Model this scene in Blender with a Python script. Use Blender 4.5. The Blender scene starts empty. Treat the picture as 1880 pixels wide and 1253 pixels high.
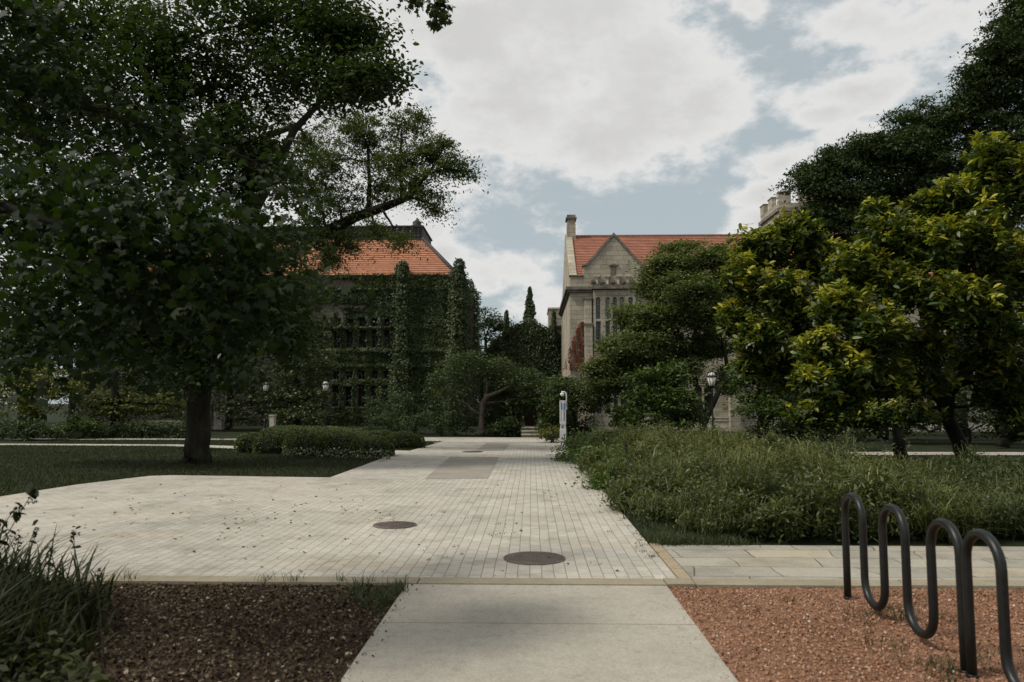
import bpy, math, random
import numpy as np
from mathutils import Vector, Matrix
random.seed(7); rng = np.random.default_rng(11)
R = math.radians
scene = bpy.context.scene

# ------------------------------------------------------------------ camera
H = 1.75; F = 1358.0; W0, H0 = 1880.0, 1253.0
PITCH = math.atan((741-626.5)/F); YAW = math.atan(35.0/F)
cam_d = bpy.data.cameras.new('camera'); cam = bpy.data.objects.new('camera', cam_d)
scene.collection.objects.link(cam); scene.camera = cam
cam.location = (0, 0, H); cam.rotation_euler = (math.pi/2+PITCH, 0, YAW)
cam_d.lens = 36*F/W0; cam_d.sensor_width = 36; cam_d.clip_end = 3000; cam_d.clip_start = 0.05
cam_d.dof.use_dof = True; cam_d.dof.focus_distance = 22; cam_d.dof.aperture_fstop = 2.2
RM = cam.rotation_euler.to_matrix()

def ray(px, py):
    return RM @ Vector(((px-W0/2)/F, -(py-H0/2)/F, -1.0))
def P(px, py, Y):
    d = ray(px, py); k = Y/d.y
    return Vector((d.x*k, Y, H+d.z*k))
def G(px, py, z=0.0):
    d = ray(px, py); k = (z-H)/d.z
    return Vector((d.x*k, d.y*k, z))
def M(px, Y): return px/F*Y          # pixels to metres at a distance

# ------------------------------------------------------------------ world and sun
SUN_EL, SUN_AZ = R(52), R(-108)       # azimuth from +Y towards +X
wd = bpy.data.worlds.new('World'); scene.world = wd; wd.use_nodes = True
nt = wd.node_tree; nt.nodes.clear(); N = nt.nodes; L = nt.links
def nd(t, **k):
    n = N.new(t)
    for a, b in k.items(): setattr(n, a, b)
    return n
def mth(op, a, b=None, c=None, clamp=False):
    n = nd('ShaderNodeMath', operation=op, use_clamp=clamp)
    for i, v in enumerate((a, b, c)):
        if v is None: continue
        if isinstance(v, (int, float)): n.inputs[i].default_value = v
        else: L.new(v, n.inputs[i])
    return n.outputs[0]
out = nd('ShaderNodeOutputWorld'); bg = nd('ShaderNodeBackground')
sky = nd('ShaderNodeTexSky', sky_type='NISHITA', sun_disc=False, sun_elevation=SUN_EL, sun_rotation=SUN_AZ)
sky.dust_density = 2.5; sky.air_density = 1.0; sky.ozone_density = 1.5
bg.inputs[1].default_value = 0.1
tc = nd('ShaderNodeTexCoord'); DIR = tc.outputs['Generated']
blobs = [  # px, py, rx, ry : where the clouds hang
 (960, 150, 330, 215), (1180, 130, 200, 175), (860, 60, 330, 190), (600, 200, 380, 260), (1120, 250, 210, 85),
 (1290, 190, 95, 75), (1060, 15, 300, 90), (200, 200, 420, 330),
 (965, 500, 95, 48), (1010, 560, 120, 60), (890, 520, 60, 45), (815, 470, 42, 30),
 (1700, 60, 190, 85), (1560, 40, 170, 65), (1580, 160, 150, 40), (1520, 205, 70, 25),
 (1430, 300, 100, 32), (1400, 350, 70, 28), (1400, 410, 80, 30), (1560, 265, 60, 40), (1380, 20, 50, 40)]
nz1 = nd('ShaderNodeTexNoise'); nz1.inputs['Scale'].default_value = 5.5; nz1.inputs['Detail'].default_value = 9; nz1.inputs['Roughness'].default_value = .6
mp = nd('ShaderNodeMapping'); mp.inputs['Scale'].default_value = (1, 1, 1.7); L.new(DIR, mp.inputs[0]); L.new(mp.outputs[0], nz1.inputs['Vector'])
nz2 = nd('ShaderNodeTexNoise'); nz2.inputs['Scale'].default_value = 22; nz2.inputs['Detail'].default_value = 7; nz2.inputs['Roughness'].default_value = .65
L.new(mp.outputs[0], nz2.inputs['Vector'])
field = None
for (px, py, rx, ry) in blobs:
    c = ray(px, py).normalized()
    s = nd('ShaderNodeVectorMath', operation='SUBTRACT'); L.new(DIR, s.inputs[0]); s.inputs[1].default_value = c
    m = nd('ShaderNodeVectorMath', operation='MULTIPLY'); L.new(s.outputs[0], m.inputs[0]); m.inputs[1].default_value = (F/rx, F/rx, F/ry)
    l = nd('ShaderNodeVectorMath', operation='LENGTH'); L.new(m.outputs[0], l.inputs[0])
    v = l.outputs['Value']
    field = v if field is None else mth('SMOOTH_MIN', field, v, 0.25)
sx = nd('ShaderNodeSeparateXYZ'); L.new(DIR, sx.inputs[0])
back = mth('ADD', mth('MULTIPLY', sx.outputs['Y'], 1.6), 0.25)       # broken cloud over the rest of the sky
field = mth('MINIMUM', field, mth('MAXIMUM', back, 0.75))
dens = mth('SUBTRACT', 1.0, field)
dens = mth('ADD', dens, mth('MULTIPLY', mth('SUBTRACT', nz1.outputs['Fac'], 0.5), 3.0))
dens = mth('ADD', dens, mth('MULTIPLY', mth('SUBTRACT', nz2.outputs['Fac'], 0.5), .6))
mr = nd('ShaderNodeMapRange', interpolation_type='SMOOTHSTEP'); L.new(dens, mr.inputs[0])
mr.inputs[1].default_value = -0.12; mr.inputs[2].default_value = 0.46
core = nd('ShaderNodeMapRange', interpolation_type='SMOOTHSTEP'); L.new(dens, core.inputs[0]); core.inputs[1].default_value = 0.25; core.inputs[2].default_value = 1.3
nz3 = nd('ShaderNodeTexNoise'); nz3.inputs['Scale'].default_value = 3.2; nz3.inputs['Detail'].default_value = 6; L.new(mp.outputs[0], nz3.inputs['Vector'])
corev = mth('MULTIPLY', core.outputs[0], mth('ADD', 0.45, mth('MULTIPLY', nz3.outputs['Fac'], .5)), clamp=True)
cc = nd('ShaderNodeMix', data_type='RGBA'); L.new(corev, cc.inputs[0])
cc.inputs[6].default_value = (6.8, 6.75, 6.65, 1); cc.inputs[7].default_value = (5.05, 4.98, 4.95, 1)
hz = nd('ShaderNodeMix', data_type='RGBA'); hz.inputs[0].default_value = 0.8; L.new(sky.outputs[0], hz.inputs[6]); hz.inputs[7].default_value = (4.25, 4.8, 4.9, 1)
fin = nd('ShaderNodeMix', data_type='RGBA'); L.new(mth('MULTIPLY', mr.outputs[0], 0.97), fin.inputs[0]); L.new(hz.outputs[2], fin.inputs[6]); L.new(cc.outputs[2], fin.inputs[7])
L.new(fin.outputs[2], bg.inputs[0]); L.new(bg.outputs[0], out.inputs[0])

sun_d = bpy.data.lights.new('sun', 'SUN'); sun = bpy.data.objects.new('sun', sun_d); scene.collection.objects.link(sun)
sun_d.energy = 2.6; sun_d.angle = R(12); sun_d.color = (1, .95, .86)
sd = Vector((math.cos(SUN_EL)*math.sin(SUN_AZ), math.cos(SUN_EL)*math.cos(SUN_AZ), math.sin(SUN_EL)))
SKYAZ = math.atan2(sd.x, sd.y); sky.sun_rotation = SKYAZ
sun.rotation_euler = sd.to_track_quat('Z', 'Y').to_euler(); sun.location = (0, 0, 60)
vs = scene.view_settings
vs.view_transform = 'Standard'; vs.look = 'None'; vs.gamma = 1; vs.exposure = 0.2; vs.use_curve_mapping = False
try:
    scene.cycles.max_bounces = 5; scene.cycles.transparent_max_bounces = 4
except Exception: pass

# ------------------------------------------------------------------ materials
class Mat:
    """small node-tree writer"""
    def __init__(s, name):
        s.m = bpy.data.materials.new(name); s.m.use_nodes = True
        s.t = s.m.node_tree; s.b = s.t.nodes['Principled BSDF']; s.o = s.t.nodes['Material Output']
    def n(s, t, **k):
        q = s.t.nodes.new(t)
        for a, b in k.items(): setattr(q, a, b)
        return q
    def l(s, a, b): s.t.links.new(a, b)
    def pos(s): return s.n('ShaderNodeNewGeometry').outputs['Position']
    def noise(s, scale, detail=4, rough=.55, vec=None, stretch=None):
        q = s.n('ShaderNodeTexNoise'); q.inputs['Scale'].default_value = scale; q.inputs['Detail'].default_value = detail; q.inputs['Roughness'].default_value = rough
        v = vec or s.pos()
        if stretch:
            mp = s.n('ShaderNodeMapping'); mp.inputs['Scale'].default_value = stretch; s.l(v, mp.inputs[0]); v = mp.outputs[0]
        s.l(v, q.inputs['Vector']); return q.outputs['Fac']
    def ramp(s, f, stops):
        q = s.n('ShaderNodeValToRGB'); e = q.color_ramp.elements
        while len(e) < len(stops): e.new(.5)
        for i, (p, c) in enumerate(stops):
            e[i].position = p; e[i].color = (*c, 1)
        s.l(f, q.inputs[0]); return q.outputs[0]
    def mix(s, a, b, f, mode='MIX'):
        q = s.n('ShaderNodeMix', data_type='RGBA', blend_type=mode)
        for sock, v in ((q.inputs[0], f), (q.inputs[6], a), (q.inputs[7], b)):
            if isinstance(v, (int, float)): sock.default_value = v
            elif isinstance(v, tuple): sock.default_value = (*v, 1)
            else: s.l(v, sock)
        return q.outputs[2]
    def math(s, op, a, b=0.0):
        q = s.n('ShaderNodeMath', operation=op)
        for i, v in enumerate((a, b)):
            if isinstance(v, (int, float)): q.inputs[i].default_value = v
            else: s.l(v, q.inputs[i])
        return q.outputs[0]
    def bump(s, h, strength=.4, dist=.02):
        q = s.n('ShaderNodeBump'); q.inputs['Strength'].default_value = strength; q.inputs['Distance'].default_value = dist
        s.l(h, q.inputs['Height']); s.l(q.outputs[0], s.b.inputs['Normal'])
    def col(s, c, rough=.85, spec=.3, metal=0):
        if isinstance(c, tuple): s.b.inputs['Base Color'].default_value = (*c, 1)
        else: s.l(c, s.b.inputs['Base Color'])
        s.b.inputs['Roughness'].default_value = rough; s.b.inputs['Specular IOR Level'].default_value = spec; s.b.inputs['Metallic'].default_value = metal
        return s

def leaf_mat(name, stops, trans=.3, rough=.5, spec=.35, back=1.15):
    m = Mat(name)
    a = m.n('ShaderNodeAttribute', attribute_name='tint')
    c = m.ramp(a.outputs['Fac'], stops); m.col(c, rough, spec)
    t = m.n('ShaderNodeBsdfTranslucent'); s = m.n('ShaderNodeMixShader'); s.inputs[0].default_value = trans
    tcx = m.mix(c, (1.0*back, 1.1*back, .45*back), 1.0, 'MULTIPLY'); m.l(tcx, t.inputs[0])
    m.l(m.b.outputs[0], s.inputs[1]); m.l(t.outputs[0], s.inputs[2]); m.l(s.outputs[0], m.o.inputs[0])
    return m.m
def plain(name, c, rough=.6, spec=.4, metal=0, var=.0, nscale=6, bump=0):
    m = Mat(name)
    if var:
        f = m.noise(nscale, 6)
        m.col(m.ramp(f, [(.3, tuple(x*(1-var) for x in c)), (.7, tuple(min(1, x*(1+var)) for x in c))]), rough, spec, metal)
        if bump: m.bump(f, bump, .01)
    else: m.col(c, rough, spec, metal)
    return m.m
def bark(name, c1, c2, sc=9):
    m = Mat(name); f = m.noise(sc, 8, .7, stretch=(1, 1, .18)); g = m.noise(sc*.3, 3)
    m.col(m.mix(m.ramp(f, [(.35, c1), (.65, c2)]), (.05, .06, .03), m.ramp(g, [(.5, (0, 0, 0)), (.75, (.6, .6, .6))])), .95, .15); m.bump(f, .9, .05); return m.m

def brick_uv(m, mode):
    sx = m.n('ShaderNodeSeparateXYZ'); m.l(m.pos(), sx.inputs[0]); c = m.n('ShaderNodeCombineXYZ')
    if mode == 'wall':
        m.l(m.math('ADD', sx.outputs[0], sx.outputs[1]), c.inputs[0]); m.l(sx.outputs[2], c.inputs[1])
    elif mode == 'floor': m.l(sx.outputs[0], c.inputs[0]); m.l(sx.outputs[1], c.inputs[1])
    else: m.l(sx.outputs[1], c.inputs[0]); m.l(sx.outputs[0], c.inputs[1])
    return c.outputs[0]
def bricktex(m, vec, w, h, mortar, c1, c2, cm, off=.5, bias=0):
    b = m.n('ShaderNodeTexBrick'); b.offset = off
    b.inputs['Scale'].default_value = 1; b.inputs['Brick Width'].default_value = w; b.inputs['Row Height'].default_value = h
    b.inputs['Mortar Size'].default_value = mortar; b.inputs['Mortar Smooth'].default_value = .3; b.inputs['Bias'].default_value = bias
    b.inputs['Color1'].default_value = (*c1, 1); b.inputs['Color2'].default_value = (*c2, 1); b.inputs['Mortar'].default_value = (*cm, 1)
    m.l(vec, b.inputs['Vector']); return b
def stone_mat(name, c1, c2, cm, w=.75, h=.3):
    m = Mat(name); v = brick_uv(m, 'wall')
    b = bricktex(m, v, w, h, .012, c1, c2, cm)
    st = m.noise(.5, 7, .65, stretch=(1, 1, .45)); fine = m.noise(14, 6, .7)
    c = m.mix(b.outputs[0], (.35, .33, .28), m.ramp(st, [(.42, (0, 0, 0)), (.72, (.75, .75, .75))]), 'MULTIPLY')
    c = m.mix(c, (.72, .70, .66), m.ramp(fine, [(.4, (0, 0, 0)), (.65, (1, 1, 1))]), 'MULTIPLY')
    m.col(c, .95, .15); m.bump(m.math('SUBTRACT', fine, m.math('MULTIPLY', b.outputs['Fac'], 1.5)), .5, .02); return m.m

MAT = {}
MAT['limestone'] = stone_mat('limestone', (.52, .475, .38), (.41, .37, .29), (.24, .22, .17))
MAT['limestone_trim'] = plain('limestone_trim', (.45, .415, .335), .9, .2, var=.35, nscale=2.5, bump=.2)
MAT['weathered_trim'] = plain('weathered_trim', (.17, .15, .125), .95, .2, var=.45, nscale=3)
MAT['old_stone'] = stone_mat('old_stone', (.22, .20, .16), (.16, .145, .115), (.08, .075, .06))
def tile_mat(name, c1, c2):
    m = Mat(name); f = m.noise(1.1, 5, .6); g = m.noise(7, 4, .6, stretch=(1, 1, 2))
    v = brick_uv(m, 'wall'); b = bricktex(m, v, .28, .31, .012, (1, 1, 1), (.78, .76, .76), (.55, .5, .5))
    c = m.mix(m.ramp(f, [(.3, c1), (.7, c2)]), (.72, .70, .68), m.ramp(g, [(.4, (0, 0, 0)), (.7, (1, 1, 1))]), 'MULTIPLY')
    m.col(m.mix(c, b.outputs[0], .8, 'MULTIPLY'), .8, .25); return m.m
MAT['tile_orange'] = tile_mat('orange_roof_tile', (.42, .18, .10), (.52, .25, .15))
MAT['tile_red'] = tile_mat('red_roof_tile', (.35, .15, .095), (.43, .195, .13))
MAT['slate'] = plain('dark_slate', (.045, .042, .042), .7, .3, var=.3, nscale=3)
MAT['glass'] = plain('leaded_glass', (.03, .045, .06), .25, .5)
MAT['pane_blind'] = plain('window_glass_blind', (.10, .13, .16), .2, .6)
MAT['lead'] = plain('white_window_frame', (.5, .49, .45), .6, .3)
MAT['dark_glass'] = plain('dark_window_glass', (.012, .014, .013), .5, .15)
MAT['dark_frame'] = plain('dark_window_frame', (.05, .048, .042), .7, .3)
MAT['wood'] = plain('dark_oak', (.06, .03, .018), .7, .3, var=.4, nscale=12)
MAT['black_iron'] = plain('black_iron', (.012, .013, .012), .45, .4)
MAT['opal'] = plain('opal_lantern_glass', (.62, .58, .50), .35, .5)

# pavers
m = Mat('plaza_pavers'); v = brick_uv(m, 'row')
wob = m.noise(.8, 3); cmb = m.n('ShaderNodeCombineXYZ'); m.l(m.math('MULTIPLY', wob, .03), cmb.inputs[1]); m.l(m.math('MULTIPLY', wob, .10), cmb.inputs[0])
va = m.n('ShaderNodeVectorMath', operation='ADD'); m.l(v, va.inputs[0]); m.l(cmb.outputs[0], va.inputs[1]); v = va.outputs[0]
b = bricktex(m, v, .25, .125, .0042, (.52, .485, .42), (.45, .415, .355), (.23, .20, .15))
big = m.noise(.33, 6, .6); md = m.noise(1.6, 6, .65); fine = m.noise(35, 5, .7)
orange = m.noise(.55, 4, .5, stretch=(.5, 1.5, 1))
c = m.mix(b.outputs[0], (.70, .73, .72), m.ramp(big, [(.45, (0, 0, 0)), (.68, (.9, .9, .9))]), 'MULTIPLY')
c = m.mix(c, (1.0, .86, .70), m.ramp(orange, [(.60, (0, 0, 0)), (.74, (.7, .7, .7))]), 'MULTIPLY')
c = m.mix(c, (.62, .60, .56), m.ramp(md, [(.50, (0, 0, 0)), (.72, (.8, .8, .8))]), 'MULTIPLY')
c = m.mix(c, (.86, .85, .84), m.ramp(fine, [(.4, (0, 0, 0)), (.6, (1, 1, 1))]), 'MULTIPLY')
m.col(c, .92, .2); m.bump(m.math('SUBTRACT', m.math('MULTIPLY', fine, .25), b.outputs['Fac']), .6, .012); MAT['pavers'] = m.m
# concrete
def concrete(name, c0, s=1.0):
    m = Mat(name); big = m.noise(.9*s, 7, .65); fine = m.noise(60, 4, .8); sp = m.noise(9, 6, .75)
    c = m.ramp(big, [(.3, tuple(x*.80 for x in c0)), (.7, tuple(x*1.08 for x in c0))])
    c = m.mix(c, (.72, .70, .66), m.ramp(sp, [(.5, (0, 0, 0)), (.75, (.9, .9, .9))]), 'MULTIPLY')
    c = m.mix(c, (.78, .78, .77), m.ramp(fine, [(.42, (1, 1, 1)), (.58, (0, 0, 0))]), 'MULTIPLY')
    m.col(c, .93, .2); m.bump(fine, .25, .003); return m.m
MAT['concrete'] = concrete('sidewalk_concrete', (.43, .395, .33))
MAT['slab_grey'] = concrete('grey_slab', (.34, .31, .26))
MAT['kerb'] = concrete('kerb_stone', (.33, .285, .205), 2)
MAT['sandstone'] = concrete('sandstone_strip', (.38, .305, .205), 2)
# flagstones
m = Mat('flagstones'); v0 = brick_uv(m, 'floor'); wq = m.n('ShaderNodeTexNoise'); wq.inputs['Scale'].default_value = .9; m.l(v0, wq.inputs['Vector']); ws = m.n('ShaderNodeVectorMath', operation='MULTIPLY_ADD'); m.l(wq.outputs['Color'], ws.inputs[0]); ws.inputs[1].default_value = (.55, .18, 0); m.l(v0, ws.inputs[2]); v = ws.outputs[0]
b = bricktex(m, v, .95, .46, .008, (.42, .385, .315), (.33, .305, .255), (.14, .12, .085), off=.37)
b2 = bricktex(m, v, .95, .46, .001, (1.0, .84, .64), (1, 1, 1), (1, 1, 1), off=.37, bias=.55)
big = m.noise(1.1, 7, .65); fine = m.noise(30, 5, .75)
c = m.mix(b.outputs[0], b2.outputs[0], .8, 'MULTIPLY')
c = m.mix(c, (.6, .6, .58), m.ramp(big, [(.45, (0, 0, 0)), (.7, (1, 1, 1))]), 'MULTIPLY')
c = m.mix(c, (.82, .82, .8), m.ramp(fine, [(.4, (0, 0, 0)), (.6, (1, 1, 1))]), 'MULTIPLY')
m.col(c, .9, .25); m.bump(m.math('SUBTRACT', m.math('MULTIPLY', big, .5), b.outputs['Fac']), .5, .015); MAT['flag'] = m.m
# beds
def bed(name, cols, sc):
    m = Mat(name); f = m.noise(sc, 6, .8); g = m.noise(1.2, 5)
    c = m.ramp(f, [(.3, cols[0]), (.5, cols[1]), (.7, cols[2])])
    c = m.mix(c, (.6, .55, .5), m.ramp(g, [(.45, (0, 0, 0)), (.7, (1, 1, 1))]), 'MULTIPLY')
    m.col(c, .97, .1); m.bump(f, .8, .02); return m.m
MAT['gravel'] = bed('red_gravel', [(.16, .08, .048), (.27, .145, .088), (.36, .22, .14)], 55)
MAT['mulch'] = bed('dark_mulch', [(.018, .011, .008), (.045, .028, .02), (.09, .06, .045)], 45)
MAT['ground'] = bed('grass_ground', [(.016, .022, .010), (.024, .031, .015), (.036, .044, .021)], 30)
def chips(name, stops, rough=.9):
    m = Mat(name); a = m.n('ShaderNodeAttribute', attribute_name='tint'); m.col(m.ramp(a.outputs['Fac'], stops), rough, .2); return m.m
MAT['gravel_chips'] = chips('gravel_stones', [(0, (.13, .06, .036)), (.4, (.30, .155, .092)), (.8, (.41, .25, .16)), (.97, (.42, .33, .27)), (1, (.5, .44, .38))])
MAT['mulch_chips'] = chips('mulch_chips', [(0, (.020, .014, .007)), (.5, (.064, .046, .024)), (.85, (.15, .115, .07)), (1, (.34, .28, .22))])
MAT['dead_leaf'] = chips('fallen_leaves', [(0, (.04, .03, .015)), (.6, (.10, .07, .03)), (1, (.26, .19, .06))])
m = Mat('manhole_iron'); v = brick_uv(m, 'floor'); ck = m.n('ShaderNodeTexChecker'); ck.inputs['Scale'].default_value = 28; m.l(m.pos(), ck.inputs['Vector'])
f = m.noise(6, 5); m.col(m.ramp(f, [(.3, (.105, .082, .070)), (.7, (.16, .128, .108))]), .75, .4, .1); m.bump(ck.outputs['Fac'], .8, .006); MAT['manhole'] = m.m

MAT['bark_dark'] = bark('maple_bark', (.012, .011, .008), (.034, .030, .022))
MAT['bark_black'] = bark('locust_bark', (.010, .009, .008), (.026, .023, .018))
MAT['bark_brown'] = bark('crab_bark', (.045, .036, .028), (.13, .11, .09))
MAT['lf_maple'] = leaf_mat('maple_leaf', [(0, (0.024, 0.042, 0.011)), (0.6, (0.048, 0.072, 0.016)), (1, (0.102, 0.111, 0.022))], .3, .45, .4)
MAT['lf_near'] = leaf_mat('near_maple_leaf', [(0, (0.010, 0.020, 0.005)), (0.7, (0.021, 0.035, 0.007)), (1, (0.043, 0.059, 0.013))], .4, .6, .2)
MAT['lf_locust'] = leaf_mat('locust_leaf', [(0, (0.042, 0.066, 0.019)), (0.6, (0.078, 0.104, 0.028)), (1, (0.146, 0.158, 0.043))], .4, .55, .3)
MAT['lf_mag'] = leaf_mat('magnolia_leaf', [(0, (0.024, 0.042, 0.011)), (0.45, (0.054, 0.081, 0.017)), (0.72, (0.163, 0.186, 0.022)), (1, (0.372, 0.347, 0.043))], .3, .42, .4)
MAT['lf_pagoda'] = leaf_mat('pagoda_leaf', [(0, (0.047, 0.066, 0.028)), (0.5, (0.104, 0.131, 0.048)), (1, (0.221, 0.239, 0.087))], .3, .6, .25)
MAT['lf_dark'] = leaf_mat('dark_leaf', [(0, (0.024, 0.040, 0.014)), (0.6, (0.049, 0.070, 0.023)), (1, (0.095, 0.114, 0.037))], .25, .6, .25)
MAT['lf_grey'] = leaf_mat('dogwood_leaf', [(0, (0.033, 0.047, 0.020)), (0.6, (0.072, 0.088, 0.038)), (1, (0.181, 0.191, 0.089))], .25, .5, .4)
MAT['lf_shrub'] = leaf_mat('shrub_leaf', [(0, (0.035, 0.060, 0.013)), (0.6, (0.076, 0.113, 0.026)), (1, (0.174, 0.194, 0.044))], .3, .5, .3)
MAT['lf_yellow'] = leaf_mat('yellow_shrub_leaf', [(0, (0.046, 0.062, 0.011)), (0.5, (0.110, 0.117, 0.018)), (1, (0.275, 0.224, 0.034))], .3, .5, .3)
MAT['lf_hedge'] = leaf_mat('yew_leaf', [(0, (0.037, 0.061, 0.015)), (0.6, (0.086, 0.111, 0.029)), (1, (0.180, 0.188, 0.051))], .15, .6, .25)
MAT['lf_ivy'] = leaf_mat('ivy_leaf', [(0, (0.019, 0.033, 0.011)), (0.55, (0.047, 0.070, 0.021)), (1, (0.112, 0.124, 0.038))], .12, .55, .3)
MAT['lf_red'] = leaf_mat('red_vine_leaf', [(0, (0.101, 0.036, 0.023)), (0.6, (0.223, 0.085, 0.055)), (1, (0.324, 0.162, 0.098))], .15, .6, .2)
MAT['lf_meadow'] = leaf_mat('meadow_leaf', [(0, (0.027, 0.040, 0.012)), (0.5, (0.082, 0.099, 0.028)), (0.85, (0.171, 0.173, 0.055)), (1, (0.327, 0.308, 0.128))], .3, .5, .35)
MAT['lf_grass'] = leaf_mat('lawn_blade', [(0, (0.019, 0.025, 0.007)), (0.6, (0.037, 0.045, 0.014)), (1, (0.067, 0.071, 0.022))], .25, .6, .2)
MAT['lf_weed'] = leaf_mat('weed_blade', [(0, (.03, .042, .018)), (.6, (.055, .07, .03)), (1, (.12, .125, .06))], .25, .6, .2)
MAT['flower'] = leaf_mat('white_petal', [(0, (.4, .4, .38)), (1, (.7, .68, .66))], .1, .6, .2)
MAT['stem'] = plain('dry_stem', (.045, .04, .022), .8, .2)

# ------------------------------------------------------------------ mesh helpers
COL = scene.collection
def tag(o, label=None, cat=None, group=None, kind=None):
    if label: o['label'] = label
    if cat: o['category'] = cat
    if group: o['group'] = group
    if kind: o['kind'] = kind
    return o
def empty(name, loc, label=None, cat=None, group=None, rz=0):
    o = bpy.data.objects.new(name, None); COL.objects.link(o); o.location = loc; o.rotation_euler = (0, 0, rz); o.empty_display_size = .3
    return tag(o, label, cat, group)
def wloc(o):
    v = Vector((0, 0, 0))
    while o is not None: v = v+Vector(o.location); o = o.parent
    return v
def link(name, me, mat, parent):
    me.materials.append(mat if not isinstance(mat, str) else MAT[mat])
    o = bpy.data.objects.new(name, me); COL.objects.link(o)
    if parent is not None: o.parent = parent
    return o
def np_mesh(name, V, k, mat, parent=None, tint=None, origin=None, smooth=False):
    """V (n*k,3): n polygons of k own vertices each, world coordinates"""
    V = np.asarray(V, dtype=np.float32).reshape(-1, 3)
    org = wloc(parent) if parent is not None else (Vector(origin) if origin is not None else Vector((0, 0, 0)))
    V = V-np.array(org, dtype=np.float32)
    n = len(V)//k; me = bpy.data.meshes.new(name)
    me.vertices.add(len(V)); me.vertices.foreach_set('co', V.ravel())
    me.loops.add(n*k); me.loops.foreach_set('vertex_index', np.arange(n*k, dtype=np.int32))
    me.polygons.add(n); me.polygons.foreach_set('loop_start', np.arange(0, n*k, k, dtype=np.int32))
    me.update(calc_edges=True)
    if tint is not None:
        a = me.attributes.new('tint', 'FLOAT', 'FACE'); a.data.foreach_set('value', np.clip(tint, 0, 1).astype(np.float32))
    if smooth: me.shade_smooth()
    o = link(name, me, mat, parent)
    if parent is None: o.location = org
    return o
class MB:
    def __init__(s): s.v = []; s.f = []; s.s = []
    def add(s, vs, fs, sm=False):
        k = len(s.v); s.v += [tuple(v) for v in vs]; s.f += [tuple(i+k for i in f) for f in fs]; s.s += [sm]*len(fs); return s
    def box(s, x0, x1, y0, y1, z0, z1):
        v = [(x, y, z) for z in (z0, z1) for y in (y0, y1) for x in (x0, x1)]
        return s.add(v, [(0, 2, 3, 1), (4, 5, 7, 6), (0, 1, 5, 4), (2, 6, 7, 3), (0, 4, 6, 2), (1, 3, 7, 5)])
    def prism(s, poly, z0, z1):
        n = len(poly); v = [(x, y, z0) for x, y in poly]+[(x, y, z1) for x, y in poly]
        return s.add(v, [tuple(range(n))[::-1], tuple(range(n, 2*n))]+[(i, (i+1) % n, n+(i+1) % n, n+i) for i in range(n)])
    def xz_prism(s, poly, y0, y1):
        n = len(poly); v = [(x, y0, z) for x, z in poly]+[(x, y1, z) for x, z in poly]
        return s.add(v, [tuple(range(n)), tuple(range(n, 2*n))[::-1]]+[(i, n+i, n+(i+1) % n, (i+1) % n) for i in range(n)])
    def lathe(s, cx, cy, prof, n=16):
        v = []; f = []
        for r, z in prof:
            for i in range(n):
                a = 2*math.pi*i/n; v.append((cx+r*math.cos(a), cy+r*math.sin(a), z))
        for j in range(len(prof)-1):
            for i in range(n): f.append((j*n+i, j*n+(i+1) % n, (j+1)*n+(i+1) % n, (j+1)*n+i))
        f.append(tuple(range(n))[::-1]); f.append(tuple((len(prof)-1)*n+i for i in range(n)))
        return s.add(v, f, True)
    def tube(s, pts, rad, n=8, wob=0.0):
        pts = [Vector(p) for p in pts]; m = len(pts)
        if isinstance(rad, (int, float)): rad = [rad]*m
        v = []; f = []; up = None
        for i, p in enumerate(pts):
            t = (pts[min(i+1, m-1)]-pts[max(i-1, 0)])
            if t.length < 1e-6: t = Vector((0, 0, 1))
            t.normalize()
            if up is None:
                up = t.cross(Vector((0, 1, 0.01)));
                if up.length < .1: up = t.cross(Vector((1, 0, 0)))
            up = (up-t*up.dot(t)).normalized(); w = t.cross(up)
            for k in range(n):
                a = 2*math.pi*k/n; r = rad[i]*(1+wob*math.sin(3*a+i*.9)*.5+wob*random.uniform(-.5, .5))
                v.append(p+up*(r*math.cos(a))+w*(r*math.sin(a)))
        for i in range(m-1):
            for k in range(n): f.append((i*n+k, i*n+(k+1) % n, (i+1)*n+(k+1) % n, (i+1)*n+k))
        f.append(tuple(range(n))[::-1]); f.append(tuple((m-1)*n+k for k in range(n)))
        return s.add(v, f, True)
    def build(s, name, mat, parent=None, origin=None):
        org = wloc(parent) if parent is not None else (Vector(origin) if origin is not None else Vector((0, 0, 0)))
        me = bpy.data.meshes.new(name); me.from_pydata([tuple(Vector(v)-org) for v in s.v], [], s.f); me.update()
        if any(s.s): me.polygons.foreach_set('use_smooth', s.s)
        o = link(name, me, mat, parent)
        if parent is None: o.location = org
        return o
def bez(a, b, c, n):
    return [a*(1-t)**2+b*2*t*(1-t)+c*t*t for t in [i/(n-1) for i in range(n)]]
def norm(a): return a/np.maximum(np.linalg.norm(a, axis=-1, keepdims=True), 1e-9)
SH = {
 'oval': np.array([(-.5, 0, 0), (-.1, -.27, .05), (.5, 0, -.05), (-.1, .27, .05)]),
 'long': np.array([(-.5, 0, 0), (0, -.19, .05), (.5, 0, -.1), (0, .19, .05)]),
 'spear': np.array([(-.5, 0, 0), (-.1, -.15, .05), (.25, -.15, .04), (.5, 0, -.10), (.25, .15, .04), (-.1, .15, .05)]),
 'broad': np.array([(-.5, 0, -.02), (-.15, -.22, .06), (.25, -.2, .04), (.5, 0, -.12), (.25, .2, .04), (-.15, .22, .06)]),
 'maple': np.array([(-.42, 0, .02), (-.28, -.20, 0), (-.14, -.46, -.16), (.02, -.25, .0), (.18, -.36, -.14), (.24, -.13, .04), (.55, 0, -.20), (.24, .13, .04), (.18, .36, -.14), (.02, .25, .0), (-.14, .46, -.16), (-.28, .20, 0)]),
}
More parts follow.
